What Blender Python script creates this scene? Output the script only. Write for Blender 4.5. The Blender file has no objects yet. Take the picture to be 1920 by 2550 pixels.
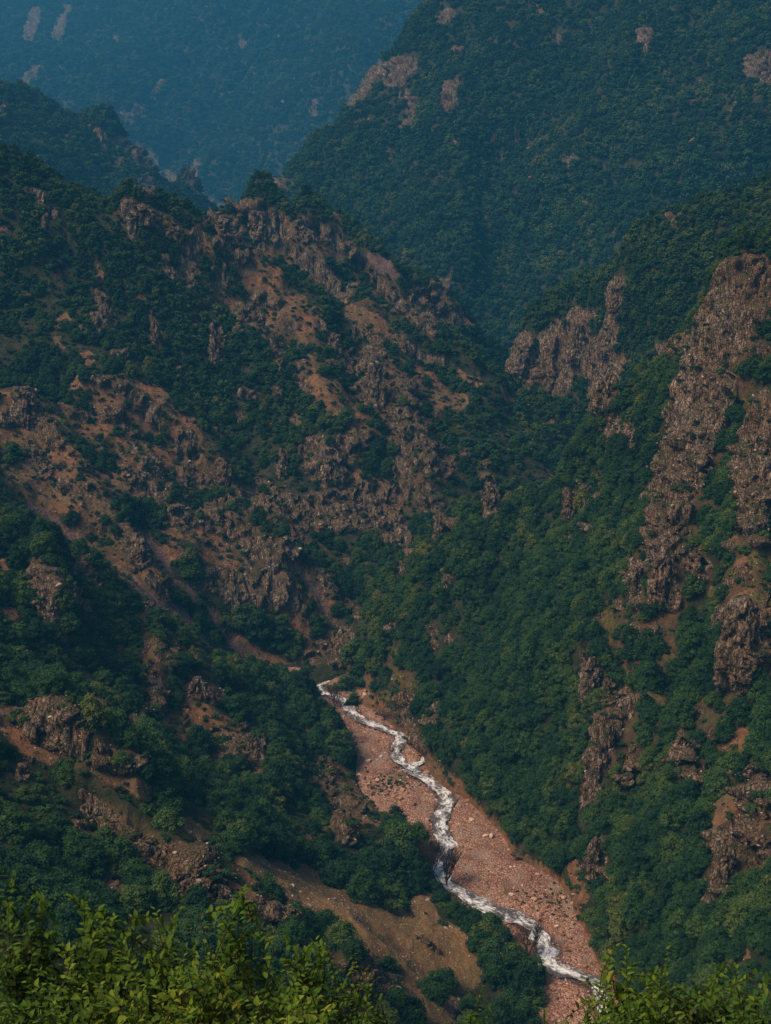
import bpy, math, random
import numpy as np
from mathutils import Vector, Matrix, Euler
R = math.radians
C = bpy.context.scene.collection
rng = np.random.default_rng(7)
random.seed(7)

# ------------------------------------------------------------------ camera, light
F = 3348.0                      # focal length in photograph pixels (photo 1920 x 2550)
PITCH = R(14.0)
sc = bpy.context.scene
cam_d = bpy.data.cameras.new('camera'); cam = bpy.data.objects.new('camera', cam_d); C.objects.link(cam)
cam_d.sensor_fit = 'HORIZONTAL'; cam_d.sensor_width = 36.0; cam_d.lens = 36.0 * F / 1920.0
cam_d.clip_start = 0.1; cam_d.clip_end = 9000
cam.location = (0, 0, 0); cam.rotation_euler = (R(90) - PITCH, 0, 0)
sc.camera = cam

SUN_EL, SUN_AZ = R(52), R(-118)          # azimuth measured from +Y (view direction) towards +X
w = bpy.data.worlds.new('World'); sc.world = w; w.use_nodes = True
nt = w.node_tree; bg = nt.nodes['Background']
sky = nt.nodes.new('ShaderNodeTexSky'); sky.sky_type = 'NISHITA'; sky.sun_disc = False
sky.sun_elevation = SUN_EL; sky.sun_rotation = SUN_AZ; sky.air_density = 1.0; sky.dust_density = 3.0
nt.links.new(sky.outputs[0], bg.inputs[0]); bg.inputs[1].default_value = 0.07
sd = bpy.data.lights.new('sun', 'SUN'); sun = bpy.data.objects.new('sun', sd); C.objects.link(sun)
sd.energy = 2.5; sd.angle = R(25); sd.color = (1.0, 0.80, 0.56)
S = Vector((math.sin(SUN_AZ) * math.cos(SUN_EL), math.cos(SUN_AZ) * math.cos(SUN_EL), math.sin(SUN_EL)))
sun.rotation_euler = S.to_track_quat('Z', 'Y').to_euler()
sun.location = (0, 300, 300)
sc.view_settings.view_transform = 'Standard'; sc.view_settings.look = 'None'
sc.view_settings.exposure = 0.65; sc.view_settings.gamma = 1.0
sc.render.engine = 'CYCLES'
sc.cycles.use_denoising = True
sc.cycles.max_bounces = 5; sc.cycles.diffuse_bounces = 1; sc.cycles.glossy_bounces = 2
sc.cycles.transmission_bounces = 2; sc.cycles.volume_bounces = 0; sc.cycles.transparent_max_bounces = 4

HAZE = True
HAZE_DENSITY = 0.000115
HAZE_COLOR = (0.09, 0.52, 1.0, 1)
HAZE_FORWARD = 0.0

# ------------------------------------------------------------------ geometry helpers
cp, sp = math.cos(PITCH), math.sin(PITCH)

def P(px, py, Y):
    """the point at forward distance Y on the line of sight through photo pixel (px,py)"""
    a = (px - 960) / F; b = (1275 - py) / F
    dy = cp + b * sp; dz = -sp + b * cp
    t = Y / dy
    return (a * t, Y, dz * t)

def PZ(px, py, z=-230.0):
    a = (px - 960) / F; b = (1275 - py) / F
    dy = cp + b * sp; dz = -sp + b * cp
    t = z / dz
    return (a * t, dy * t, z)

def project(p):
    d = p[:, 1] * cp - p[:, 2] * sp
    u = p[:, 1] * sp + p[:, 2] * cp
    d = np.maximum(d, 1e-3)
    return 960 + F * p[:, 0] / d, 1275 - F * u / d, d

TAB = np.random.default_rng(3).random(1 << 16)
def _h(ix, iy, iz, seed=0):
    return ((ix * 73856093) ^ (iy * 19349663) ^ (iz * 83492791) ^ (seed * 2654435)) & 65535

def vnoise(p, seed=0):
    """value noise in -1..1 at points p (N,3)"""
    i = np.floor(p).astype(np.int64); f = p - i
    f = f * f * f * (f * (f * 6 - 15) + 10)
    out = 0
    for a in (0, 1):
        wx = f[:, 0] if a else 1 - f[:, 0]
        for b in (0, 1):
            wy = f[:, 1] if b else 1 - f[:, 1]
            for c in (0, 1):
                wz = f[:, 2] if c else 1 - f[:, 2]
                out = out + wx * wy * wz * TAB[_h(i[:, 0] + a, i[:, 1] + b, i[:, 2] + c, seed)]
    return out * 2 - 1

def fbm(p, sc_, n=4, seed=0, ridged=False):
    out = 0; amp = 1.0; tot = 0
    q = p / sc_
    for k in range(n):
        v = vnoise(q, seed + k)
        if ridged: v = 1 - 2 * np.abs(v)
        out = out + amp * v; tot += amp; amp *= 0.5; q = q * 2.03 + 11.7
    return out / tot

def worley(q, seed=0):
    """nearest-cell random value, F1 and F2 for points q (N,3)"""
    i = np.floor(q).astype(np.int64)
    b1 = np.full(len(q), 1e9); b2 = b1.copy(); val = np.zeros(len(q)); val2 = np.zeros(len(q))
    for dx in (-1, 0, 1):
        for dy in (-1, 0, 1):
            for dz in (-1, 0, 1):
                cx, cy, cz = i[:, 0] + dx, i[:, 1] + dy, i[:, 2] + dz
                h = _h(cx, cy, cz, seed)
                ox = TAB[h]; oy = TAB[(h + 1237) & 65535]; oz = TAB[(h + 4211) & 65535]
                d = (cx + ox - q[:, 0]) ** 2 + (cy + oy - q[:, 1]) ** 2 + (cz + oz - q[:, 2]) ** 2
                m = d < b1
                b2 = np.where(m, b1, np.minimum(b2, d))
                b1 = np.where(m, d, b1)
                val = np.where(m, TAB[(h + 777) & 65535], val)
    return val, np.sqrt(b1), np.sqrt(b2)

def rocky(p, s, seed=0):
    """blocky, vertically jointed displacement field, about -1..1"""
    wq = p + 0.55 * s * np.stack([vnoise(p / (2.2 * s), seed + 5), vnoise(p / (2.2 * s), seed + 6), vnoise(p / (2.2 * s), seed + 7)], 1)
    q = wq / np.array([s, s, 4.2 * s])
    v1, a, b = worley(q, seed)
    q2 = wq / np.array([.42 * s, .42 * s, 1.5 * s])
    v2, a2, b2 = worley(q2, seed + 9)
    crack = np.clip((b - a) / 0.16, 0, 1) - 1
    crack2 = np.clip((b2 - a2) / 0.2, 0, 1) - 1
    return (v1 * 2 - 1) * 0.75 + (v2 * 2 - 1) * 0.4 + 0.45 * crack + 0.2 * crack2

# ------------------------------------------------------------------ the relief: interlocking spurs
def layer(pts, reach, c=12.0):
    A = np.array(pts, float)
    xy = A[:, :2]; z = A[:, 2]
    n = len(A)
    r = np.sqrt(((xy[:, None] - xy[None]) ** 2).sum(2) + c * c)
    Pm = np.concatenate([np.ones((n, 1)), xy / 100], 1)
    M = np.zeros((n + 3, n + 3)); M[:n, :n] = r - 1e-3 * np.eye(n); M[:n, n:] = Pm; M[n:, :n] = Pm.T
    s = np.linalg.solve(M, np.concatenate([z, [0, 0, 0]]))
    def f(x, y):
        out = s[n] + s[n + 1] * x / 100 + s[n + 2] * y / 100
        dm = np.full(x.shape, 1e9)
        for k in range(n):
            d2 = (x - xy[k, 0]) ** 2 + (y - xy[k, 1]) ** 2
            out = out + s[k] * np.sqrt(d2 + c * c)
            dm = np.minimum(dm, d2)
        return out - 1.6 * np.maximum(np.sqrt(dm) - reach, 0)      # past its last surveyed point a spur falls away
    return f

def back(pts, dy=110, dz=-110, dx=0):
    return [(p[0] + dx, p[1] + dy, p[2] + dz) for p in pts]

# river-bed edges read off the photograph, lying on the bed plane
G_FOOT = [PZ(*q) for q in [(862, 1668), (905, 1745), (970, 1800), (1050, 1868), (1090, 1945), (1170, 2000), (1225, 2050), (1290, 2135),
                           (1400, 2205), (1440, 2290), (1480, 2370), (1520, 2440), (1560, 2560)]]
H_FOOT = [PZ(*q) for q in [(768, 1702), (785, 1745), (825, 1785), (864, 1830), (888, 1890), (896, 1960), (932, 2010), (1000, 2060), (1060, 2130),
                           (1100, 2215), (1190, 2290), (1265, 2350), (1330, 2400), (1340, 2480), (1330, 2570)]]
G_RIDGE = [P(*q) for q in [(2150, 520, 545), (1920, 635, 540), (1800, 745, 552), (1720, 880, 566), (1640, 960, 576), (1535, 1050, 588), (1470, 1140, 600),
                           (1400, 1240, 612), (1260, 1300, 622), (1110, 1340, 628), (1010, 1430, 622), (900, 1560, 614)]]
G = (G_FOOT + G_RIDGE + back(G_RIDGE, 70, -95, -20) + back(G_RIDGE, 150, -190, -40)
     + [(x - 16, y, -250) for x, y, z in G_FOOT] + [(x - 40, y, -275) for x, y, z in G_FOOT[::2]]
     + [P(*q) for q in [(1920, 2540, 275), (1720, 2500, 305), (1920, 2200, 322), (1700, 2200, 345), (1560, 2200, 362), (1920, 1900, 362),
                        (1720, 1900, 388), (1500, 1950, 412), (1350, 2000, 436), (1920, 1650, 395), (1920, 1500, 425), (1900, 1340, 448), (1700, 1650, 428),
                        (1700, 1480, 445), (1500, 1700, 446), (1500, 1480, 487), (1300, 1800, 462), (1300, 1500, 540), (1150, 1800, 500),
                        (1920, 1100, 478), (1750, 1200, 497), (1600, 1300, 515), (1800, 1000, 515), (1920, 860, 510), (1450, 1300, 575), (1100, 1600, 560),
                        (1000, 1620, 578), (960, 1720, 575), (2150, 1500, 405), (2150, 2200, 300), (2150, 900, 490), (2150, 1200, 440)]]
     + [(140, 200, -190), (60, 200, -260), (100, 150, -230)])
H_RIDGE = [P(*q) for q in [(-200, 1220, 545), (0, 1290, 525), (110, 1350, 530), (210, 1400, 540), (340, 1475, 552), (480, 1580, 565), (610, 1675, 575), (725, 1712, 580)]]
H = (H_FOOT + H_RIDGE + back(H_RIDGE, 40, -34, 12) + back(H_RIDGE, 110, -90, 20)
     + [(x + 16, y, -248) for x, y, z in H_FOOT] + [(x + 45, y, -275) for x, y, z in H_FOOT[::2]]
     + [P(*q) for q in [(1180, 2500, 338), (1000, 2400, 330), (1050, 2240, 385), (900, 2250, 362), (700, 2200, 338), (590, 2115, 352), (800, 2130, 396),
                        (400, 2115, 318), (300, 2030, 325), (100, 1900, 330), (0, 1650, 402), (170, 1830, 345),
                        (700, 1900, 470), (850, 2000, 452), (620, 1800, 500), (500, 1700, 500), (250, 1700, 440), (250, 1550, 492), (100, 1500, 462),
                        (450, 1950, 398), (600, 1990, 415), (800, 1800, 522), (350, 1850, 392), (560, 2230, 300), (700, 2300, 292), (850, 2420, 282), (930, 2500, 285), (300, 2400, 240),
                        (0, 2200, 262), (0, 2500, 200), (-200, 1700, 380), (-200, 2200, 240), (-300, 1300, 500), (1050, 2600, 290)]]
     + [(0, 200, -190), (-60, 150, -140), (60, 230, -240), (-100, 150, -120)])
D_RIDGE = [P(*q) for q in [(-250, 260, 850), (0, 385, 852), (130, 455, 855), (240, 510, 858), (320, 530, 862), (400, 570, 868), (480, 610, 875), (600, 690, 885), (740, 760, 890),
                           (880, 785, 895), (960, 835, 900), (1060, 885, 905), (1160, 935, 905), (1270, 960, 915), (1390, 1000, 930), (1500, 1075, 940)]]
D = (D_RIDGE + back(D_RIDGE, 90, -80, 15) + back(D_RIDGE, 200, -200, 30)
     + [P(*q) for q in [(560, 1600, 600), (640, 1620, 615), (740, 1662, 612), (850, 1640, 624), (900, 1560, 640), (1000, 1440, 665), (1150, 1370, 690), (1300, 1300, 740),
                        (1430, 1230, 800), (1500, 1150, 870), (850, 1250, 718), (850, 1150, 735), (850, 1050, 768), (700, 1250, 705), (980, 1250, 725), (1100, 1150, 765), (1200, 1150, 770),
                        (1300, 1100, 830), (1000, 1000, 810), (1100, 980, 850), (500, 1200, 700), (500, 1050, 740), (500, 900, 785), (500, 750, 828),
                        (700, 900, 805), (850, 870, 850), (770, 1690, 593), (805, 1668, 603), (845, 1648, 612), (200, 1050, 690), (100, 950, 715), (100, 700, 790), (300, 700, 805), (100, 1200, 632), (250, 1330, 618), (300, 850, 760), (320, 1150, 672),
                        (400, 1450, 598), (600, 1400, 645), (700, 1500, 635), (800, 1450, 655), (-200, 1150, 600), (-250, 800, 740)]]
     + [(-40, 560, -245), (-120, 540, -205), (0, 600, -245), (50, 600, -262), (100, 640, -262), (-200, 500, -190), (160, 760, -262), (230, 900, -262)])
E_RIDGE = [P(*q) for q in [(420, 590, 1010), (500, 560, 1020), (560, 535, 1030), (650, 520, 1040), (760, 560, 1045), (860, 620, 1050), (980, 690, 1050), (1060, 745, 1050), (1150, 810, 1045), (1210, 860, 1040)]]
E = (E_RIDGE + back(E_RIDGE, 80, -90) + back(E_RIDGE, 180, -200)
     + [P(*q) for q in [(500, 700, 960), (700, 750, 960), (900, 780, 975), (1100, 880, 975), (1200, 950, 980), (300, 650, 960), (1250, 900, 1020)]]
     + [(200, 1040, -210), (260, 1000, -240), (-300, 1000, -120), (180, 960, -220)])
F_RIDGE = [P(*q) for q in [(2200, 330, 830), (1920, 455, 850), (1800, 515, 860), (1700, 575, 875), (1600, 650, 890), (1500, 720, 905), (1420, 790, 915), (1330, 850, 925), (1290, 890, 930)]]
FL = (F_RIDGE + back(F_RIDGE, 80, -90, -10) + back(F_RIDGE, 200, -230, -20)
      + [P(*q) for q in [(1900, 700, 780), (1700, 850, 800), (1600, 950, 810), (1500, 900, 860), (1400, 950, 895), (1480, 1020, 860), (1560, 1080, 810), (2200, 700, 740), (1310, 960, 915), (1380, 1010, 900)]]
      + [(70, 930, -215), (100, 850, -230), (130, 780, -245), (160, 700, -250), (60, 1050, -230)])
B_RIDGE = [P(*q) for q in [(560, 560, 1420), (650, 505, 1430), (740, 430, 1440), (820, 345, 1450), (880, 280, 1455), (950, 185, 1470), (1010, 105, 1500), (1080, 10, 1530), (1130, -80, 1560)]]
B = (B_RIDGE + back(B_RIDGE, 110, -125, -50) + back(B_RIDGE, 250, -330, -110)
     + [P(*q) for q in [(1250, 860, 1110), (1150, 780, 1140), (1000, 680, 1190), (850, 620, 1240), (700, 580, 1330), (1250, 600, 1215), (1250, 400, 1300), (1250, 200, 1380), (1250, 0, 1465),
                        (1450, 700, 1120), (1450, 400, 1230), (1450, 100, 1370), (1700, 500, 1110), (1700, 200, 1255), (1700, 0, 1350), (1920, 350, 1120), (1920, 100, 1230), (1920, -100, 1330),
                        (1000, 400, 1345), (1100, 200, 1420), (900, 500, 1330), (2200, 100, 1150), (2200, -150, 1300), (1500, -150, 1480), (1560, 800, 1080)]]
     + [(200, 1060, -200), (320, 1000, -190), (100, 1070, -190), (600, 1000, -100)])
C_RIDGE = [P(*q) for q in [(-300, 60, 1400), (0, 205, 1400), (100, 250, 1410), (200, 300, 1420), (300, 360, 1430), (400, 440, 1440), (480, 500, 1450), (560, 555, 1460)]]
CL = (C_RIDGE + back(C_RIDGE, 90, -80) + back(C_RIDGE, 230, -230)
      + [P(*q) for q in [(0, 380, 1260), (200, 480, 1280), (400, 560, 1320), (-300, 300, 1240), (520, 620, 1380), (200, 390, 1350)]]
      + [(-300, 1150, -120), (-150, 1200, -130), (0, 1300, -130), (0, 1450, -110), (-500, 1150, -90)])
A = ([P(*q) for q in [(560, 545, 1850), (450, 460, 1880), (300, 350, 1950), (150, 270, 2050), (0, 210, 2150), (-300, 130, 2300),
                      (600, 300, 2080), (450, 200, 2230), (250, 100, 2450), (0, 50, 2650), (700, 420, 1880), (800, 300, 1920), (820, 100, 2100), (900, 0, 2180), (600, 0, 2400), (300, 0, 2600),
                      (0, 0, 2750), (0, -150, 3000), (500, -200, 2800), (900, -200, 2500), (1200, -200, 2400), (-400, -50, 3000), (1100, 100, 2000), (560, 400, 1985)]]
     + [(-200, 1750, -140), (0, 1700, -140), (-500, 1900, -120), (200, 1700, -100)])
def further(pts, k):          # the same spur pushed back so more haze covers it; everything scales together
    return [(x * k, y * k, z * k) for x, y, z in pts]
A = further(A, 1.75); CL = further(CL, 1.35); B = further(B, 1.22)
LAYERS = [layer(q, r) for q, r in ((G, 70), (H, 70), (D, 90), (E, 75), (FL, 85), (B, 230), (CL, 170), (A, 560))]

def relief(x, y):
    zs = [f(x, y) for f in LAYERS]
    zs[0] = zs[0] + np.where(y > 470, 5.0, 2.2) * np.clip((zs[0] + 231) / 3.0, 0, 1)          # undercut bank along the right edge of the bed
    near = -1.9 - 0.765 * y - 0.02 * np.abs(x)
    lay = np.array(zs + [near])
    k = lay.argmax(0); z = lay.max(0)
    floor = np.where(y < 640, -234.0, -229 + (y - 640) * 0.04)
    k = np.where(z < floor, 9, k); z = np.maximum(z, floor)
    return z, k

# fan-shaped grid, spacing proportional to the distance
NS, NR1, NR0 = 900, 2250, 90
s_ = np.linspace(-0.46, 0.46, NS)
yr = np.concatenate([np.exp(np.linspace(math.log(3), math.log(230), NR0, endpoint=False)), np.exp(np.linspace(math.log(230), math.log(5600), NR1))])
NR = len(yr)
SS, YY = np.meshgrid(s_, yr)
XX = SS * (YY + 12)
x0 = XX.ravel(); y0 = YY.ravel()
z0, kind = relief(x0, y0)
V = np.stack([x0, y0, z0], 1)
# gullies and ribs, fading out at the river bed
flat = np.clip((V[:, 2] + 231) / 14, 0, 1) * np.clip((y0 - 20) / 200, 0, 1)
q = V.copy(); q[:, 2] *= 0.35
big = fbm(q, 75, 3, 1, ridged=True); med = fbm(q, 26, 3, 21, ridged=True); sml = fbm(V, 7, 3, 41)
far = np.clip((y0 - 1000) / 500, 0, 1)
huge = fbm(V * np.array([1, .8, .3]), 190, 2, 11, ridged=True) - .3
V[:, 2] += flat * (big * (5.0 + 7 * far) + med * (3.0 + 3 * far) + huge * 15 * far + sml * 0.9)

def normals(V):
    G3 = V.reshape(NR, NS, 3)
    du = np.gradient(G3, axis=1); dv = np.gradient(G3, axis=0)
    n = np.cross(du, dv).reshape(-1, 3)
    return n / np.linalg.norm(n, axis=1, keepdims=True)

# ------------------------------------------------------------------ what covers the ground (surveyed from the photograph)
# each stroke: chain of x,y,radius
COVER = {
'rock': """85 30 12 70 90 15|165 20 8 140 90 13|88 170 8 62 205 12|288 98 8|602 110 9|397 205 9 380 237 10|345 275 15 322 295 12|300 280 9|565 233 7|784 255 6 778 290 7|490 405 8 470 450 13|
228 312 9 250 340 12|282 350 12 375 400 17|350 450 15 370 468 14|405 435 10 430 450 10|490 480 7 520 500 9|92 395 9|164 346 8|253 372 8|12 270 10|545 515 9|294 403 8|
55 475 8 85 485 11 115 507 9|115 507 9 98 575 8|135 530 9|322 513 16 370 536 18 420 570 16 467 594 15|323 550 8 326 590 7|
600 535 16 645 515 18 680 570 20 738 622 20 807 697 20 850 743 14|743 550 12 807 582 16 865 622 14 957 726 12 1000 767 14 1075 824 12|520 548 15 582 576 18 545 605 16 600 640 14|
1035 732 18 1080 750 20 1133 790 18|1115 710 15|1160 808 9|960 205 18 1010 170 26|1005 235 14|1030 255 10 1012 315 13|1081 320 9|1130 210 12 1110 260 18|1098 46 12 1127 40 12|1133 355 9|1228 340 8|1242 397 9|1420 403 15|1605 85 13 1605 115 13|1368 80 8 1390 95 11|1895 170 34|1744 210 10|972 385 12|703 462 15|1375 277 8|916 300 7|
951 161 9 900 230 12 865 265 10|1306 847 16 1288 917 20|1385 815 22 1375 870 36 1385 950 34|1438 790 20 1450 870 20|1545 703 15 1525 745 18|1528 790 14 1508 860 18|1467 785 12|1525 917 16 1495 995 28|1438 1015 9|1645 875 18|1710 860 12|
409 646 8 426 686 10|461 652 14 478 686 16|576 652 9|680 750 18|600 772 16 594 818 16|640 807 12 686 865 13 697 917 14|732 813 13|749 917 10 755 968 15|640 744 22|
778 1118 28 835 1120 30 905 1095 22|795 1170 26 853 1170 26|703 1135 13 703 1176 15|750 1130 13|495 755 8 501 778 10|524 807 13 541 850 16 541 900 12|375 784 8 392 853 14|242 750 16 253 807 20|280 800 14|202 830 11|280 876 8 311 888 10|438 917 7|
230 940 11 300 955 13 346 986 10|317 997 14|380 1015 10|52 986 22 86 1032 24 144 1090 18|12 1044 18|75 1107 17 115 1158 18|605 980 14 628 986 14|692 974 11|594 1043 13|478 1078 9|455 1153 12 484 1187 14|547 1147 10 559 1205 18|196 1164 11|155 1158 9|110 1193 10 196 1222 14|467 1233 12|323 1176 16|369 1182 16|
645 1262 22 750 1262 24 830 1250 28 950 1240 28|778 1292 26 950 1292 26|887 824 14 945 842 14|933 893 20 939 986 24|893 974 10|990 842 13 1018 870 14 1098 900 12|1000 960 26 1006 1043 34|1070 1038 22|1000 1095 30 1104 1159 30|1162 1130 15|1213 1153 10|995 1160 18 1012 1216 18|1058 1216 14|1208 1195 16 1220 1268 20|1254 1240 12|977 1245 26|989 1297 14 1012 1366 16|1093 1285 14 1104 1332 12|1208 1292 10|995 1412 13|
836 1626 28 853 1590 26 780 1640 20|507 1290 20 559 1309 22|530 1441 26 634 1470 30|311 1326 18 346 1395 22|248 1315 12|380 1447 14|363 1499 12|669 1349 14 692 1441 20 749 1499 18|865 1505 14 887 1528 16|738 1326 18|865 1395 9|
104 1407 14 115 1510 20 135 1560 14|173 1476 11 213 1510 13|173 1407 7 253 1482 8|375 1655 11 398 1730 15 346 1781 16|392 1626 7 420 1649 8|478 1690 16 536 1730 18|605 1810 18 634 1890 22|536 1827 13|138 1793 12 190 1845 22 248 1885 24 323 1908 20|69 1891 11|738 1873 10|
202 1973 9 271 2025 13 311 2071 16 369 2106 18 403 2135 18 438 2158 16 496 2198 18 565 2227 16 634 2267 15 703 2290 12|190 2042 16 213 2100 18|277 2187 14 300 2233 16|380 2164 15|52 1927 14|0 2140 12|853 2400 30 934 2463 30|634 1922 18|836 2025 18 865 2083 20|755 2100 10|
1582 1407 14 1577 1470 14 1588 1510 10|1640 1380 24 1660 1440 26 1680 1499 22|1703 1390 22 1750 1424 22|1542 1510 12|1582 1568 11|1640 1574 14|1859 1557 46 1882 1620 46|1859 1441 13|1893 1338 22|1467 1626 16 1479 1718 20|1502 1695 13 1536 1758 16|1582 1683 7 1571 1730 7|1594 1752 10 1525 1799 16 1513 1856 20 1496 1908 18|1571 1880 13 1588 1908 13|1796 1683 18 1853 1718 20|1732 1775 15|1686 1822 11 1703 1890 13|1767 1827 16|
972 1781 11 1035 1822 12 1064 1862 9|1018 1730 16 1012 1770 18|1093 1741 7 1081 1799 8|1081 1568 8 1087 1603 9|1124 1591 10|977 1568 12|1415 1292 7 1421 1366 8|1467 1315 10|1415 1234 12 1421 1268 11|1456 1216 10 1467 1251 10|1490 1240 8|1536 1055 16 1525 1095 18|1577 1055 6 1582 1130 7|1444 1164 8|1614 1170 7|1663 888 7 1715 847 9|
1880 680 40 1850 760 42 1830 840 34 1800 900 30|1836 700 22 1790 770 22 1775 850 20|1770 950 32 1770 1040 36 1740 1120 34 1700 1210 30 1660 1290 26|1738 917 14 1705 963 20 1710 1015 20 1706 1072 18|1669 1180 18|1911 1043 26 1882 1130 26 1859 1216 28|1910 1160 26|
1905 1968 24 1859 2043 24 1784 2077 14|1784 2110 18 1800 2170 22 1813 2205 18|1850 2095 36 1890 2120 36|1761 2244 14|1853 2250 11|1686 2083 9|1473 1927 13 1467 2002 13|1554 1939 18|1721 1927 20|1824 1939 12|1496 2083 10 1496 2158 11|1530 2181 13|1900 760 30|1900 880 20|1830 1360 10|1850 700 50 1790 820 50 1740 980 46 1715 1100 44 1690 1220 40 1650 1330 34|1915 1000 28 1890 1150 40 1865 1300 26|1294 2123 9""",
'soil': """12 450 10|12 570 11|500 622 20|622 680 20 640 744 20 690 738 20|685 800 13|766 893 12 790 980 14 835 1020 20 893 1055 18 905 1085 16|732 1050 18|144 683 12|219 888 17|403 975 14 438 1038 14|144 1020 20 202 1060 24 253 1072 22|323 1112 30 392 1147 30|340 1180 34|300 1200 26|35 1176 22 115 1193 20|115 1240 24 230 1268 26|876 773 16 957 819 20|1064 945 20 1110 997 24 1150 997 18|1133 928 12 1185 950 14|
507 1338 34 553 1395 36|440 1310 30|430 1370 24|576 1590 13 663 1637 16 720 1660 16|605 1649 12|738 1649 24|692 1510 12 749 1562 12|790 1533 18|346 1533 16 346 1580 14|12 1401 12|23 1533 16|300 1626 12|156 1591 14|473 1758 20 553 1793 16|450 1793 12|430 1850 10|290 1890 16|248 1925 16 311 1945 20 369 1980 18|50 1840 20 90 1865 26 120 1885 20|250 1905 26 310 1930 22|461 2233 22|663 2325 30|824 1968 26 922 2025 30|1375 1050 6|
1317 375 9|1075 175 10|1726 258 8|1438 2158 20 1450 2233 20|1467 2360 16|1860 2375 13|1820 2390 12|1093 1933 10 1173 1996 11 1200 2010 8|885 2290 10|740 2330 18|980 1690 12|800 2360 22|900 2500 30|600 2300 18|610 1480 12|700 1395 12|560 950 6|1300 880 4|870 890 6""",
'scree': """115 1280 9 190 1343 11 277 1407 13 357 1459 17 415 1510 20 461 1551 20|340 1309 10 392 1366 13 438 1436 15 490 1482 14 553 1545 14 576 1590 14|501 1591 20 553 1620 18|415 1585 8 472 1626 9|519 1643 10|920 645 12 985 685 17|590 1610 10 640 1650 8|60 1240 8 115 1280 9|726 1384 6 784 1453 8 830 1545 8""",
'tan': """461 2043 14 507 2077 17|600 2135 20 690 2180 40 790 2230 50 880 2270 60 960 2310 64|960 2320 66 1040 2360 66 1080 2420 80 1060 2500 80 1000 2560 90|1050 2240 24 1080 2290 24|760 2260 30|880 2360 50|1120 2340 40 1140 2420 50""",
'grass': """1496 1510 18 1513 1585 20|1651 1315 14 1623 1343 18|1767 1476 16|1882 1499 34|1893 1395 26|1640 1741 22|1590 1770 10|1484 1193 14|1767 888 16|1780 980 10|1882 1245 20|989 1626 16|983 1683 18|960 1740 14|1018 1700 12|1730 1180 18|1840 870 22|1650 1260 18|1840 790 14|970 2300 14 1090 2330 10|1480 2300 12|1860 1000 10|1660 1640 14|1800 1740 12"""}
COVER['open'] = """250 1000 80 400 1150 100 600 1300 110 750 1450 95 800 1560 60|650 700 50 800 950 80 1000 1000 100 950 1200 120|0 1000 80 100 1150 90 200 1300 80 350 1450 80|620 560 70 900 700 60 1100 780 50|
110 1450 60|400 1650 70 550 1850 80|80 1800 60 300 1900 60|250 2050 60 500 2200 70|760 1880 60 860 2020 60|1860 750 70 1780 1000 80 1680 1250 80 1640 1450 100 1600 1600 80 1550 1850 80|1890 1150 60 1860 1600 80 1800 1800 80 1830 2120 90|1490 1560 50|1000 1660 50|1360 900 70 1520 900 60|330 540 40 460 600 40"""
BED = """850 1662 16 800 1697 26 830 1738 26 900 1785 26 960 1850 46 990 1930 60 1060 2000 66 1120 2080 66 1190 2150 70 1280 2230 70 1370 2330 70 1420 2440 75 1430 2560 90|1095 2110 24 1095 2160 18|1150 2228 24 1265 2278 26 1340 2330 26"""
MW, MH = 960, 1275
def raster(spec, grow=1.0):
    m = np.zeros((MH, MW), np.float32)
    for st in spec.replace('\n', '').split('|'):
        v = [float(t) / 2 for t in st.split()]
        v[2::3] = [q * grow for q in v[2::3]]
        if len(v) < 3: continue
        pts = [v[k:k + 3] for k in range(0, len(v), 3)]
        if len(pts) == 1: pts = pts * 2
        for (ax, ay, ar), (bx, by, br) in zip(pts, pts[1:]):
            r = max(ar, br) + 5
            xa, xb = int(max(0, min(ax, bx) - r)), int(min(MW, max(ax, bx) + r + 1))
            ya, yb = int(max(0, min(ay, by) - r)), int(min(MH, max(ay, by) + r + 1))
            if xa >= xb or ya >= yb: continue
            gy, gx = np.mgrid[ya:yb, xa:xb].astype(np.float32)
            L = (bx - ax) ** 2 + (by - ay) ** 2 + 1e-6
            t = np.clip(((gx - ax) * (bx - ax) + (gy - ay) * (by - ay)) / L, 0, 1)
            d = np.hypot(gx - ax - t * (bx - ax), gy - ay - t * (by - ay))
            rr = ar + t * (br - ar)
            m[ya:yb, xa:xb] = np.maximum(m[ya:yb, xa:xb], np.clip(0.5 + (rr - d) / np.maximum(0.9 * rr, 4), 0, 1))
    return m
BEDM = raster(BED)
MASK = {k: raster(v, 1.2 if k == 'rock' else 1.1 if k == 'soil' else 1.0) for k, v in COVER.items()}

def cover_at(V, px, py, d):
    """cover weights of terrain points: outline wobbled by a world-space noise"""
    w1 = fbm(V, 14, 3, 61); w2 = fbm(V, 14, 3, 71)
    amp = 13 * F / 3348 * np.clip(600 / d, 0.5, 1.2)
    ix = np.clip(((px + amp * w1) / 2).astype(int), 0, MW - 1); iy = np.clip(((py + amp * w2 * 1.2) / 2).astype(int), 0, MH - 1)
    inside = (px > -20) & (px < 1940) & (py > -20) & (py < 2570)
    ix2 = np.clip((px / 2 + amp * .9 * w2 + 3 * w1).astype(int), 0, MW - 1); iy2 = np.clip((py / 2 - amp * .9 * w1).astype(int), 0, MH - 1)
    return {k: np.where(inside, m[iy2, ix2] if k == 'scree' else m[iy, ix], 0) for k, m in MASK.items()}

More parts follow.
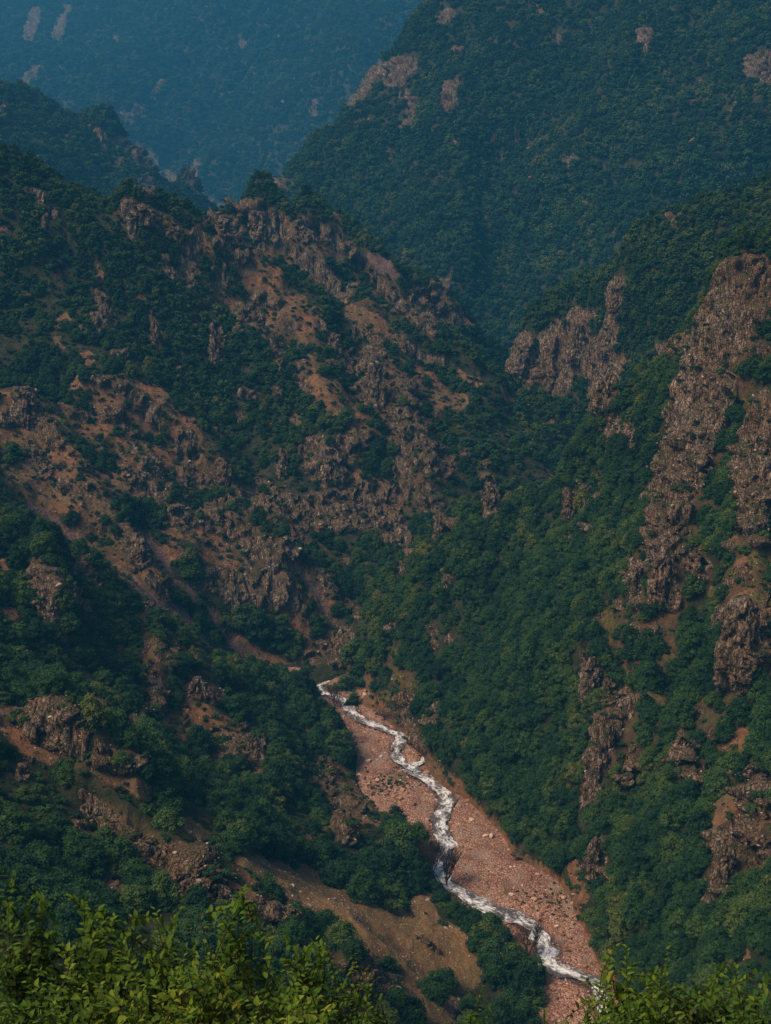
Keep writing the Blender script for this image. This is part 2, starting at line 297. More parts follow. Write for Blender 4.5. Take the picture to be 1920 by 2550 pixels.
RIBS = """320 530 30 430 590 34 540 640 34 660 720 36 790 800 34|230 940 26 350 1000 32 480 1090 34 590 1180 34|0 985 26 90 1040 32 150 1110 32 200 1220 30 330 1330 34 390 1440 26|880 785 26 1000 850 32 1133 920 30 1220 1000 34|
645 520 28 690 600 28 800 690 28|760 560 20 860 630 26 1000 750 24|1040 730 26 1130 800 26|800 990 34 900 1060 44 930 1110 30|940 900 30 1000 1060 40 1060 1200 36|560 1290 36 700 1400 34|
1850 690 34 1790 800 40 1750 950 44 1720 1080 44 1690 1200 44 1650 1320 44 1610 1450 40 1590 1560 34|1915 1030 34 1870 1180 38 1850 1300 36 1870 1600 60|1480 1620 26 1500 1750 34 1500 1910 30|1600 1750 22 1540 1830 24|1680 1810 26 1700 1920 26|1530 1050 24 1440 1180 24 1420 1260 22|1850 2050 60 1800 2190 44|
110 1400 26 140 1540 34|230 1370 24 380 1500 30 430 1650 40 600 1840 44|130 1790 22 250 1885 30 370 1975 24|200 1970 24 310 2070 26 410 2140 28 500 2200 24 640 2270 20|650 1830 26 700 1950 26|
1920 230 60 1700 450 70 1500 620 70 1350 790 50|1300 20 50 1180 250 60 1080 450 60 1120 680 50|1650 20 50 1480 260 60 1330 480 60|900 130 40 720 230 50 560 330 50 480 430 36|500 20 50 360 180 50 270 300 40|1750 560 40 1600 760 44"""
GULLIES = """150 620 36 330 780 40 470 960 36 620 1120 36 600 1230 30|0 880 30 130 960 28|60 1230 20 277 1407 24 461 1560 26 600 1650 20|340 1309 20 438 1436 22 560 1560 22|870 900 26 880 1020 24|750 1330 36 860 1400 30 880 1500 26|560 720 26 700 850 30|700 640 20 830 740 20|
1900 940 40 1810 1150 40 1760 1300 44 1760 1480 36 1700 1700 40|1540 1650 30 1600 1950 44 1640 2200 44|1920 1720 40 1750 1950 40|1400 1700 44 1300 1950 40|1250 1450 50 1150 1700 40|1640 1080 26 1560 1250 40 1500 1450 40|
250 1600 34 420 1760 34 560 1950 34|60 1620 30 180 1700 30 320 1820 26|700 1760 30 780 1900 30|1800 300 50 1620 470 50 1430 660 50|1180 60 40 1240 300 50 1230 550 50 1240 800 40|1480 60 50 1380 330 50 1240 560 40|760 130 40 620 260 40 420 420 36|1450 920 30 1600 800 30"""
SPINES = """138 1793 16 190 1845 18 248 1885 20 323 1908 20 369 1975 16|202 1973 14 271 2025 16 311 2071 16 369 2106 18 438 2158 18 496 2198 18 565 2227 16 634 2267 15 703 2290 12|110 1400 16 115 1510 20 156 1591 16|380 1640 16 398 1730 18|478 1690 20 536 1730 20|
1836 665 24 1790 760 26 1770 860 26 1715 960 26|1530 1040 16 1480 1110 16 1410 1230 16|322 513 16 420 570 16 467 594 14 560 670 16 690 750 18|640 515 16 738 622 18 850 743 16|743 550 14 865 622 14 957 726 12 1075 824 12|876 773 16 957 819 18 1133 928 18 1190 960 14"""
px, py, dist = project(V)
def field(m, soft=5):
    m = m.copy()
    for _ in range(soft):
        p_ = np.pad(m, 4, mode='edge'); m = (p_[:-8, 4:-4] + p_[8:, 4:-4] + p_[4:-4, :-8] + p_[4:-4, 8:] + 2 * p_[4:-4, 4:-4]) / 6
    wv = 5 * fbm(V, 30, 2, 201)
    ix = np.clip((px / 2 + wv).astype(int), 0, MW - 1); iy = np.clip((py / 2 - wv).astype(int), 0, MH - 1)
    inside = np.clip((px + 40) / 80, 0, 1) * np.clip((1960 - px) / 80, 0, 1)
    return m[iy, ix] * inside
amp_r = np.clip(dist / 75, 5, 30)
V[:, 2] += flat * amp_r * (field(raster(RIBS, 1.15)) - .9 * field(raster(GULLIES, 1.15)))
V[:, 2] += flat * np.clip(dist / 105, 4, 7.5) * field(raster(SPINES), 1) * (1 + .5 * fbm(V, 9, 2, 205))
N0 = normals(V)
px, py, dist = project(V)
W = cover_at(V, px, py, dist)
# small unsurveyed outcrops and bare earth, more of them on the left slope
nz = fbm(V * np.array([1, 1, .5]), 30, 4, 81); nz2 = fbm(V * np.array([1, 1, .6]), 38, 4, 91)
sideL = ((kind == 2) | (kind == 1) | (kind == 3)).astype(float)
outside = (px < -10) | (px > 1930) | (py < -10)
nz3 = fbm(V * np.array([1, 1, .4]), 13, 3, 85)
W['rock'] = np.maximum(W['rock'], np.clip((nz * .6 + nz3 * .5 - (0.45 - 0.06 * sideL - 0.12 * outside - .33 * W['open'])) / 0.10, 0, 1) * 0.9)
W['soil'] = np.maximum(W['soil'], np.clip((nz2 * .7 + nz3 * .4 - (0.46 - 0.18 * sideL - .29 * W['open'])) / 0.12, 0, 1) * 0.75)
live = np.clip((V[:, 2] + 229.5) / 1.5, 0, 1) * (y0 > 120)
for k in W: W[k] = W[k] * live
W['soil'] = np.maximum(W['soil'], ((kind == 0) & (V[:, 2] < np.where(y0 > 470, -223.5, -227.3)) & (y0 < 620)) * 0.9)
# craggy displacement of the bare rock
mr = W['rock']; sel = np.where(mr > 0.02)[0]
sz = 4.2 + 5.0 * np.clip((V[sel, 1] - 700) / 1500, 0, 1)
dr = np.zeros(len(V)); disp = np.zeros(len(sel))
for a, b, s1 in ((0, 700, 4.0), (700, 1000, 5.2), (1000, 9000, 9.0)):
    k = (V[sel, 1] >= a) & (V[sel, 1] < b)
    disp[k] = rocky(V[sel][k], s1, 30) * (0.62 * s1)
e = np.clip((mr[sel] - 0.35) / 0.3, 0, 1)
dirn = N0[sel] * np.array([1, 1, 0.35]); dirn /= np.linalg.norm(dirn, axis=1, keepdims=True)
buttress = rocky(V[sel], 11.0, 37) * 2.6 + 1.2
V[sel] += dirn * (e * (1.2 + disp + buttress * np.where(kind[sel] == 0, 1.35, .8)) * (1 + 0.5 * (V[sel, 1] > 1000)))[:, None]
V[:, 2] -= np.clip(W['scree'] * 1.5, 0, 1) * np.where(y0 < 700, 2.0, 0)
# rills on soil and scree
srl = fbm(V * np.array([1, .4, .4]), 3.0, 3, 121)
V[:, 2] += np.clip(W['soil'] + W['rock'] * .4, 0, 1) * srl * 0.7 * np.clip((y0 - 150) / 100, 0, 1)
N1 = normals(V)
px, py, dist = project(V)

# ------------------------------------------------------------------ node material helpers
def mat(name):
    m = bpy.data.materials.new(name); m.use_nodes = True
    t = m.node_tree; b = t.nodes['Principled BSDF']
    b.inputs['Roughness'].default_value = 0.9
    b.inputs['Specular IOR Level'].default_value = 0.15
    return m, t, b
def node(t, typ, **kw):
    n = t.nodes.new(typ)
    for k, v in kw.items():
        if k.startswith('i_'):
            key = k[2:]; key = int(key) if key.isdigit() else key
            n.inputs[key].default_value = v
        else: setattr(n, k, v)
    return n
def link(t, a, b): t.links.new(a, b)
def ramp(t, fac, stops):
    n = t.nodes.new('ShaderNodeValToRGB'); e = n.color_ramp.elements
    while len(e) < len(stops): e.new(0.5)
    for k, (p, c) in enumerate(stops):
        e[k].position = p; e[k].color = (c[0], c[1], c[2], 1) if isinstance(c, tuple) else (c, c, c, 1)
    link(t, fac, n.inputs[0]); return n.outputs[0]
def noise(t, vec, scale, detail=4, rough=.55):
    n = node(t, 'ShaderNodeTexNoise'); n.inputs['Scale'].default_value = scale; n.inputs['Detail'].default_value = detail
    n.inputs['Roughness'].default_value = rough
    link(t, vec, n.inputs['Vector']); return n.outputs['Fac']
def mixc(t, fac, a, b):
    n = node(t, 'ShaderNodeMix', data_type='RGBA')
    if isinstance(fac, float): n.inputs[0].default_value = fac
    else: link(t, fac, n.inputs[0])
    for s, i in ((a, 6), (b, 7)):
        if isinstance(s, tuple): n.inputs[i].default_value = (*s, 1)
        else: link(t, s, n.inputs[i])
    return n.outputs[2]
def math_(t, op, a, b, clamp=False):
    n = node(t, 'ShaderNodeMath', operation=op, use_clamp=clamp)
    for s, i in ((a, 0), (b, 1)):
        if isinstance(s, (int, float)): n.inputs[i].default_value = s
        else: link(t, s, n.inputs[i])
    return n.outputs[0]
def mapping(t, vec, sc3):
    n = node(t, 'ShaderNodeMapping'); n.inputs['Scale'].default_value = sc3; link(t, vec, n.inputs[0]); return n.outputs[0]

def rock_colour(t, pos):
    flatp = mapping(t, pos, (1, 1, .24))
    n1 = noise(t, flatp, .11, 6, .65); n2 = noise(t, flatp, .8, 6, .72); n3 = noise(t, pos, .035, 3)
    c = ramp(t, n2, [(.34, (.032, .020, .013)), (.45, (.13, .080, .052)), (.54, (.30, .195, .130)), (.66, (.60, .45, .33))])
    c2 = ramp(t, n2, [(.34, (.030, .022, .016)), (.48, (.17, .122, .088)), (.66, (.54, .42, .32))])
    c = mixc(t, ramp(t, n1, [(.42, 0.0), (.6, 1.0)]), c, c2)
    c = mixc(t, ramp(t, n3, [(.45, 0.0), (.60, .6)]), c, ramp(t, n2, [(.35, (.05, .028, .014)), (.6, (.24, .135, .065))]))
    moss = ramp(t, noise(t, pos, .3, 5, .7), [(.54, 0.0), (.62, .8)])
    return mixc(t, moss, c, (.055, .06, .022))
def rock_bump(t, pos, b, extra=1.0):
    v = node(t, 'ShaderNodeTexVoronoi', feature='DISTANCE_TO_EDGE'); v.inputs['Scale'].default_value = .85
    link(t, mapping(t, pos, (1, 1, .35)), v.inputs['Vector'])
    crack = ramp(t, v.outputs['Distance'], [(0.0, 0.0), (.12, 1.0)])
    h = math_(t, 'ADD', math_(t, 'MULTIPLY', crack, .6), math_(t, 'MULTIPLY', noise(t, mapping(t, pos, (1, 1, .35)), 1.5, 6, .75), .7))
    return h

# ground material
gm, t, b = mat('hillside_ground')
geo = node(t, 'ShaderNodeNewGeometry'); pos = geo.outputs['Position']
def attr(name):
    n = node(t, 'ShaderNodeAttribute'); n.attribute_name = name; return n.outputs['Fac']
edge = math_(t, 'MULTIPLY', math_(t, 'SUBTRACT', noise(t, pos, .45, 5, .65), .5), 1.3)
def wt(name, lo=.40, hi=.58):
    return ramp(t, math_(t, 'ADD', attr(name), edge), [(lo, 0.0), (hi, 1.0)])
col = ramp(t, noise(t, pos, .25, 5), [(.3, (.020, .026, .012)), (.5, (.035, .038, .016)), (.7, (.075, .058, .028))])
soil = ramp(t, noise(t, pos, .35, 6, .7), [(.28, (.065, .034, .018)), (.45, (.18, .086, .042)), (.60, (.29, .138, .064)), (.78, (.42, .28, .18))])
soil = mixc(t, ramp(t, noise(t, pos, .05, 3), [(.42, 0.0), (.62, .75)]), soil, ramp(t, noise(t, pos, .5, 5, .7), [(.3, (.06, .045, .022)), (.7, (.24, .17, .09))]))
scree = ramp(t, noise(t, pos, .9, 5, .75), [(.3, (.050, .033, .028)), (.5, (.15, .090, .075)), (.7, (.29, .19, .165))])
tan = ramp(t, noise(t, mapping(t, pos, (1, .5, .5)), .9, 6, .8), [(.3, (.19, .098, .038)), (.5, (.28, .155, .066)), (.7, (.38, .235, .115))])
tan = mixc(t, ramp(t, noise(t, mapping(t, pos, (1, .6, 1)), .07, 4), [(.42, 0.0), (.58, .8)]), tan, ramp(t, noise(t, pos, 1.5, 4), [(.3, (.11, .080, .030)), (.7, (.21, .155, .065))]))
grass = ramp(t, noise(t, pos, .7, 5, .7), [(.35, (.035, .035, .010)), (.52, (.11, .088, .025)), (.72, (.21, .15, .055))])
col = mixc(t, math_(t, 'MULTIPLY', wt('open', .3, .7), .75), col, mixc(t, .5, soil, col))
col = mixc(t, wt('soil'), col, soil)
col = mixc(t, wt('grass'), col, grass)
col = mixc(t, wt('tan'), col, tan)
col = mixc(t, wt('scree'), col, scree)
rk = wt('rock', .36, .50)
nrm = node(t, 'ShaderNodeSeparateXYZ'); link(t, geo.outputs['Normal'], nrm.inputs[0])
ledge = ramp(t, math_(t, 'ADD', nrm.outputs['Z'], math_(t, 'MULTIPLY', edge, .3)), [(.62, 0.0), (.80, .8)])
rc = mixc(t, ledge, rock_colour(t, pos), mixc(t, ramp(t, noise(t, pos, .12, 3), [(.42, 0.0), (.56, 1.0)]), (.21, .125, .075), (.085, .075, .025)))
col = mixc(t, rk, col, rc)
link(t, col, b.inputs['Base Color'])
h = mixc(t, rk, noise(t, pos, .8, 6, .7), rock_bump(t, pos, b))
bp = node(t, 'ShaderNodeBump'); bp.inputs['Strength'].default_value = 1.0; bp.inputs['Distance'].default_value = 1.8
link(t, h, bp.inputs['Height']); link(t, bp.outputs[0], b.inputs['Normal'])

rm, t, b = mat('crag_rock')
geo = node(t, 'ShaderNodeNewGeometry'); pos = geo.outputs['Position']
link(t, rock_colour(t, pos), b.inputs['Base Color'])
bp = node(t, 'ShaderNodeBump'); bp.inputs['Strength'].default_value = 1.0; bp.inputs['Distance'].default_value = 1.8
link(t, rock_bump(t, pos, b), bp.inputs['Height']); link(t, bp.outputs[0], b.inputs['Normal'])

def foliage_mat(name, stops, translucent=.25, rnd=(.62, .20)):
    m, t, b = mat(name)
    oi = node(t, 'ShaderNodeObjectInfo'); geo = node(t, 'ShaderNodeNewGeometry')
    big = noise(t, geo.outputs['Position'], .018, 3)
    f = math_(t, 'ADD', math_(t, 'MULTIPLY', oi.outputs['Random'], rnd[0]), math_(t, 'MULTIPLY', geo.outputs['Random Per Island'], rnd[1]))
    f = math_(t, 'ADD', f, math_(t, 'MULTIPLY', math_(t, 'SUBTRACT', big, .5), 1.1), True)
    f = math_(t, 'ADD', f, .10, True)
    c = ramp(t, f, stops)
    link(t, c, b.inputs['Base Color'])
    b.inputs['Roughness'].default_value = .75
    if translucent:
        tr = node(t, 'ShaderNodeBsdfTranslucent'); link(t, c, tr.inputs[0])
        mx = node(t, 'ShaderNodeMixShader'); mx.inputs[0].default_value = translucent
        link(t, b.outputs[0], mx.inputs[1]); link(t, tr.outputs[0], mx.inputs[2])
        link(t, mx.outputs[0], t.nodes['Material Output'].inputs[0])
    return m
leafm = foliage_mat('tree_foliage', [(0.0, (.006, .021, .009)), (.30, (.013, .041, .014)), (.62, (.028, .068, .017)), (.88, (.068, .105, .020)), (1.0, (.14, .130, .028))], 0)
shrubm = foliage_mat('shrub_leaf', rnd=(.35, .55), stops= [(0.0, (.016, .048, .009)), (.30, (.042, .092, .011)), (.62, (.092, .150, .014)), (.85, (.165, .205, .018)), (1.0, (.28, .27, .03))], translucent=.3)
barkm, t, b = mat('bark')
link(t, ramp(t, noise(t, node(t, 'ShaderNodeTexCoord').outputs['Object'], 9, 5), [(.3, (.022, .016, .012)), (.7, (.09, .065, .05))]), b.inputs['Base Color'])

# ------------------------------------------------------------------ object helpers
def tag(o, label=None, cat=None, group=None, kind=None):
    if label: o['label'] = label
    if cat: o['category'] = cat
    if group: o['group'] = group
    if kind: o['kind'] = kind
    return o
def mesh(name, verts, faces, m=None, smooth=False):
    me = bpy.data.meshes.new(name)
    verts = np.asarray(verts, np.float32)
    me.vertices.add(len(verts)); me.vertices.foreach_set('co', verts.ravel())
    if isinstance(faces, np.ndarray):
        k = faces.shape[1]; n = len(faces)
        me.loops.add(n * k); me.loops.foreach_set('vertex_index', faces.astype(np.int32).ravel())
        me.polygons.add(n); me.polygons.foreach_set('loop_start', np.arange(0, n * k, k, dtype=np.int32))
    else:
        li = [i for f in faces for i in f]; st = np.cumsum([0] + [len(f) for f in faces])[:-1]
        me.loops.add(len(li)); me.loops.foreach_set('vertex_index', np.array(li, np.int32))
        me.polygons.add(len(faces)); me.polygons.foreach_set('loop_start', st.astype(np.int32))
    if smooth: me.polygons.foreach_set('use_smooth', np.ones(len(me.polygons), bool))
    me.update(calc_edges=True)
    if m: me.materials.append(m)
    return me
def add(name, me, parent=None, loc=None):
    o = bpy.data.objects.new(name, me); C.objects.link(o)
    if loc is not None: o.location = loc
    if parent: o.parent = parent
    return o
def empty(name, loc, rz=0.0, scale=1.0):
    o = add(name, None, None, loc); o.rotation_euler.z = rz; o.scale = (scale,) * 3; o.empty_display_size = .5
    return o
def grid_faces(nr, nc):
    idx = np.arange(nr * nc).reshape(nr, nc)
    return np.stack([idx[:-1, :-1], idx[:-1, 1:], idx[1:, 1:], idx[1:, :-1]], -1).reshape(-1, 4)

# ------------------------------------------------------------------ terrain mesh
me = mesh('hillside', V, grid_faces(NR, NS), gm, smooth=False)
for k in W:
    a = me.attributes.new(k, 'FLOAT', 'POINT'); a.data.foreach_set('value', W[k].astype(np.float32))
ter = add('hillside', me); tag(ter, kind='structure')

# front-most terrain point per coarse photo pixel
ZW, ZH = 384, 510
inb = (px > -100) & (px < 2020) & (py > -100) & (py < 2650) & (y0 > 60)
ids = np.where(inb)[0]
cell = ((py[ids] + 100) / 2750 * ZH).astype(int) * ZW + ((px[ids] + 100) / 2120 * ZW).astype(int)
order = np.lexsort((dist[ids], cell)); cs = cell[order]
first = np.concatenate([[True], cs[1:] != cs[:-1]])
zb = np.full(ZW * ZH, 1e9); zi = np.full(ZW * ZH, -1)
zb[cs[first]] = dist[ids][order][first]; zi[cs[first]] = ids[order][first]
zb = zb.reshape(ZH, ZW); zi = zi.reshape(ZH, ZW)
def cell_of(x, y):
    return (np.clip((y + 100) / 2750 * ZH, 0, ZH - 1).astype(int), np.clip((x + 100) / 2120 * ZW, 0, ZW - 1).astype(int))
def ground_at(x, y):
    """world point of the terrain seen at photo pixel (x, y)"""
    r, c = cell_of(np.array(float(x)), np.array(float(y)))
    best = None
    for a in range(-2, 3):
        for b_ in range(-2, 3):
            i = zi[min(max(r + a, 0), ZH - 1), min(max(c + b_, 0), ZW - 1)]
            if i >= 0:
                s = (px[i] - x) ** 2 + (py[i] - y) ** 2 + (dist[i] * .02) ** 2
                if best is None or s < best[0]: best = (s, i)
    return V[best[1]]

# ------------------------------------------------------------------ river bed and river
LINE = [(875, 1655), (840, 1670), (812, 1688), (795, 1704), (800, 1720), (835, 1737), (865, 1752), (885, 1778), (915, 1800), (960, 1815), (1000, 1832)]
LEFTB = [(1000, 1832), (992, 1855), (990, 1880), (1008, 1905), (1040, 1925)]
RIGHTB = [(1000, 1832), (1035, 1848), (1060, 1872), (1055, 1893), (1030, 1905), (1018, 1915)]
LOW = [(1020, 1912), (1045, 1930), (1080, 1952), (1108, 1975), (1112, 2000), (1098, 2030), (1098, 2060), (1108, 2090), (1108, 2120), (1090, 2150), (1100, 2190), (1150, 2225), (1205, 2258), (1265, 2278),
       (1315, 2305), (1352, 2340), (1365, 2372), (1362, 2400), (1400, 2420), (1450, 2436), (1490, 2452), (1500, 2490), (1518, 2530), (1545, 2570), (1590, 2640)]
def smooth_line(pts, n=24):
    p = np.array([PZ(x, y)[:2] for x, y in pts]); out = []
    pp = np.vstack([2 * p[0] - p[1], p, 2 * p[-1] - p[-2]])
    for k in range(1, len(pp) - 2):
        for u in np.linspace(0, 1, n, endpoint=False):
            a, b, c, d = pp[k - 1:k + 3]
            out.append(.5 * ((2 * b) + (c - a) * u + (2 * a - 5 * b + 4 * c - d) * u * u + (3 * b - a - 3 * c + d) * u ** 3))
    out.append(p[-1]); return np.array(out)
strands = [(smooth_line(LINE), 2.7), (smooth_line(LEFTB), 2.1), (smooth_line(RIGHTB), 1.7), (smooth_line(LOW), 2.9)]
gx = np.arange(-75, 112, .55); gy = np.arange(312, 662, .6)
BX, BY = np.meshgrid(gx, gy); bv = np.stack([BX.ravel(), BY.ravel(), np.zeros(BX.size)], 1)
dr_ = np.full(len(bv), 1e9)
for ln, hw in strands:
    for q_ in ln[::3]:
        dr_ = np.minimum(dr_, np.hypot(bv[:, 0] - q_[0], bv[:, 1] - q_[1]) - hw)
lump = fbm(bv, 9, 4, 131); fine = fbm(bv, 1.5, 2, 141)
bv[:, 2] = -229.75 + .35 * lump + .22 * fine - .75 * np.clip(1 - dr_ / 2.0, 0, 1)
bm_, t, b = mat('river_gravel')
geo = node(t, 'ShaderNodeNewGeometry'); pos = geo.outputs['Position']
vo = node(t, 'ShaderNodeTexVoronoi'); vo.inputs['Scale'].default_value = 2.0; link(t, pos, vo.inputs['Vector'])
vs = node(t, 'ShaderNodeSeparateXYZ'); link(t, vo.outputs['Color'], vs.inputs[0])
c = ramp(t, vs.outputs['X'], [(0.0, (.12, .052, .032)), (.45, (.34, .160, .100)), (.8, (.48, .26, .175)), (1.0, (.58, .44, .36))])
c = mixc(t, ramp(t, noise(t, mapping(t, pos, (1, .5, 1)), .10, 5, .6), [(.40, 0.0), (.62, .7)]), c, (.17, .085, .065))
c = mixc(t, ramp(t, noise(t, pos, .06, 3), [(.60, 0.0), (.70, .6)]), c, (.085, .080, .028))
pale = ramp(t, noise(t, mapping(t, pos, (1, .45, 1)), .16, 4, .6), [(.52, 0.0), (.64, .65)])
c = mixc(t, pale, c, (.34, .25, .19))
wet = node(t, 'ShaderNodeAttribute'); wet.attribute_name = 'wet'
c = mixc(t, math_(t, 'MULTIPLY', wet.outputs['Fac'], .8), c, (.045, .028, .022))
link(t, c, b.inputs['Base Color'])
link(t, math_(t, 'SUBTRACT', .9, math_(t, 'MULTIPLY', wet.outputs['Fac'], .6)), b.inputs['Roughness'])
bp = node(t, 'ShaderNodeBump'); bp.inputs['Strength'].default_value = 1; bp.inputs['Distance'].default_value = .5; bp.invert = True
link(t, vo.outputs['Distance'], bp.inputs['Height']); link(t, bp.outputs[0], b.inputs['Normal'])
bme = mesh('river_bed', bv, grid_faces(len(gy), len(gx)), bm_)
a = bme.attributes.new('wet', 'FLOAT', 'POINT'); a.data.foreach_set('value', np.clip(1.15 - dr_ / (1.5 + 1.0 * lump), 0, 1).astype(np.float32))
tag(add('river_bed', bme), kind='structure')

wm, t, b = mat('rapids')
uv = node(t, 'ShaderNodeAttribute'); uv.attribute_name = 'flow'
fl = mapping(t, uv.outputs['Vector'], (1, .5, 1))
n1 = noise(t, fl, 1.0, 6, .72); n2 = noise(t, fl, .22, 3)
sep = node(t, 'ShaderNodeSeparateXYZ'); link(t, uv.outputs['Vector'], sep.inputs[0])
edge_ = math_(t, 'MULTIPLY', math_(t, 'ABSOLUTE', sep.outputs['Z'], 0), -.10)
f_ = math_(t, 'ADD', math_(t, 'ADD', n1, math_(t, 'MULTIPLY', math_(t, 'SUBTRACT', n2, .5), .9)), edge_)
foam = ramp(t, f_, [(.36, 0.0), (.58, 1.0)])
wc = mixc(t, foam, (.095, .085, .085), ramp(t, n1, [(.38, (.42, .40, .41)), (.55, (.85, .83, .84))]))
link(t, wc, b.inputs['Base Color'])
rg = ramp(t, f_, [(.40, .18), (.50, .7)]); link(t, rg, b.inputs['Roughness'])
b.inputs['Specular IOR Level'].default_value = .5
bp = node(t, 'ShaderNodeBump'); bp.inputs['Strength'].default_value = .8; bp.inputs['Distance'].default_value = .5
link(t, n1, bp.inputs['Height']); link(t, bp.outputs[0], b.inputs['Normal'])
wv, wf, wflow, off = [], [], [], 0
for si, (ln, hw) in enumerate(strands):
    tg = np.gradient(ln, axis=0); tg /= np.linalg.norm(tg, axis=1, keepdims=True) + 1e-9
    nn = np.stack([-tg[:, 1], tg[:, 0]], 1)
    s_len = np.concatenate([[0], np.cumsum(np.linalg.norm(np.diff(ln, axis=0), axis=1))])
    k = 17; u = np.linspace(-1, 1, k)
    wob = hw * (1.0 + .5 * vnoise(np.stack([s_len / 5, s_len * 0 + si, s_len * 0], 1), 3))
    wob2 = hw * (1.0 + .5 * vnoise(np.stack([s_len / 4, s_len * 0 + si, s_len * 0 + 9], 1), 4))
    ww = np.where(u[None] < 0, wob[:, None], wob2[:, None])
    xy = ln[:, None, :] + nn[:, None, :] * (u[None, :, None] * ww[:, :, None])
    v = np.concatenate([xy, np.full(xy.shape[:2] + (1,), -229.95 + .03 * si)], 2).reshape(-1, 3)
    v[:, 2] += .22 * fbm(v, 1.6, 3, 151 + si)
    wv.append(v); wf.append(grid_faces(len(ln), k) + off); off += len(v)
    fl3 = np.stack([np.broadcast_to(u[None] * hw, (len(ln), k)) + 20 * si, np.broadcast_to(s_len[:, None], (len(ln), k)), np.broadcast_to(u[None], (len(ln), k))], -1).reshape(-1, 3)
    wflow.append(fl3)
wme = mesh('river', np.concatenate(wv), np.concatenate(wf), wm, smooth=True)
a = wme.attributes.new('flow', 'FLOAT_VECTOR', 'POINT'); a.data.foreach_set('vector', np.concatenate(wflow).astype(np.float32).ravel())
tag(add('river', wme), kind='structure')

# ------------------------------------------------------------------ tree shapes
ICO = [(0, 0, 1)] + [(.894 * math.cos(a), .894 * math.sin(a), .447) for a in np.arange(5) * 2 * math.pi / 5] + \
      [(.894 * math.cos(a), .894 * math.sin(a), -.447) for a in (np.arange(5) + .5) * 2 * math.pi / 5] + [(0, 0, -1)]
ICOF = [(0, 1 + k, 1 + (k + 1) % 5) for k in range(5)] + [(11, 6 + (k + 1) % 5, 6 + k) for k in range(5)] + \
       [(1 + k, 6 + k, 1 + (k + 1) % 5) for k in range(5)] + [(1 + (k + 1) % 5, 6 + k, 6 + (k + 1) % 5) for k in range(5)]
ICO = np.array(ICO); ICOF = np.array(ICOF)

def crown_mesh(name, seed, nl=20, per=75, leaf=.075, tall=1.0, m=None):
    g = np.random.default_rng(seed)
    vs, fs, off = [], [], 0
    lobes = []
    for k in range(nl):
        u = (k + .5) / nl; a = k * 2.399 + g.uniform(-.4, .4)
        r = math.sqrt(u) * g.uniform(.5, 1.0)
        zt = .45 + (1.15 * tall) * (1 - r * r) * g.uniform(.35, 1.15)
        lobes.append((r * math.cos(a), r * math.sin(a), zt, g.uniform(.17, .38)))
    for k in range(nl // 2):
        a = g.uniform(0, 6.28); r = g.uniform(.55, .80)
        lobes.append((r * math.cos(a), r * math.sin(a), g.uniform(.30, .62), g.uniform(.20, .32)))
    for (x, y, z, r) in lobes:
        c = np.array([x, y, z]); sq = np.array([1, 1, .72])
        core = c + ICO * (r * .62) * sq * g.uniform(.85, 1.1, (12, 1))
        vs.append(core); f3 = ICOF + off; fs.append(np.concatenate([f3, f3[:, 2:]], 1)); off += 12
        d = g.normal(size=(per, 3)); d[:, 2] += .35; d /= np.linalg.norm(d, axis=1, keepdims=True)
        p = c + d * r * sq * g.uniform(.65, 1.3, (per, 1))
        n = d * .7 + np.array([0, 0, .45]) + g.normal(size=(per, 3)) * .45; n /= np.linalg.norm(n, axis=1, keepdims=True)
        t1 = np.cross(n, g.normal(size=(per, 3))); t1 /= np.linalg.norm(t1, axis=1, keepdims=True); t2 = np.cross(n, t1)
        s = leaf * g.uniform(.6, 1.3, (per, 1))
        quad = np.stack([p - t1 * s, p - t2 * s * .55 + n * s * .2, p + t1 * s * 1.1, p + t2 * s * .55 + n * s * .2], 1).reshape(-1, 3)
        vs.append(quad); fs.append(np.arange(per * 4).reshape(-1, 4) + off); off += per * 4
    V_ = np.concatenate(vs); fl_ = np.concatenate(fs)
    faces = [tuple(f[:3]) if f[2] == f[3] else tuple(f) for f in fl_.tolist()]
    return mesh(name, V_, faces, m)

def tube(pts, rad, k=5):
    pts = np.array(pts, float); vs = []; n = len(pts)
    tg = np.gradient(pts, axis=0); tg /= np.linalg.norm(tg, axis=1, keepdims=True) + 1e-9
    ref = np.array([.31, .2, .93]) if abs(tg[0][2]) < .9 else np.array([1., .1, 0])
    for i in range(n):
        a = np.cross(tg[i], ref); a /= np.linalg.norm(a) + 1e-9; b = np.cross(tg[i], a)
        for j in range(k):
            q = 2 * math.pi * j / k; vs.append(pts[i] + rad[i] * (a * math.cos(q) + b * math.sin(q)))
    fs = [(i * k + j, i * k + (j + 1) % k, (i + 1) * k + (j + 1) % k, (i + 1) * k + j) for i in range(n - 1) for j in range(k)]
    return vs, fs
class Tubes:
    def __init__(s): s.v = []; s.f = []
    def add(s, pts, rad, k=5):
        v, f = tube(pts, rad, k); o = len(s.v); s.v += v; s.f += [tuple(i + o for i in q) for q in f]
    def build(s, name, m): return mesh(name, np.array(s.v), s.f, m, smooth=True)

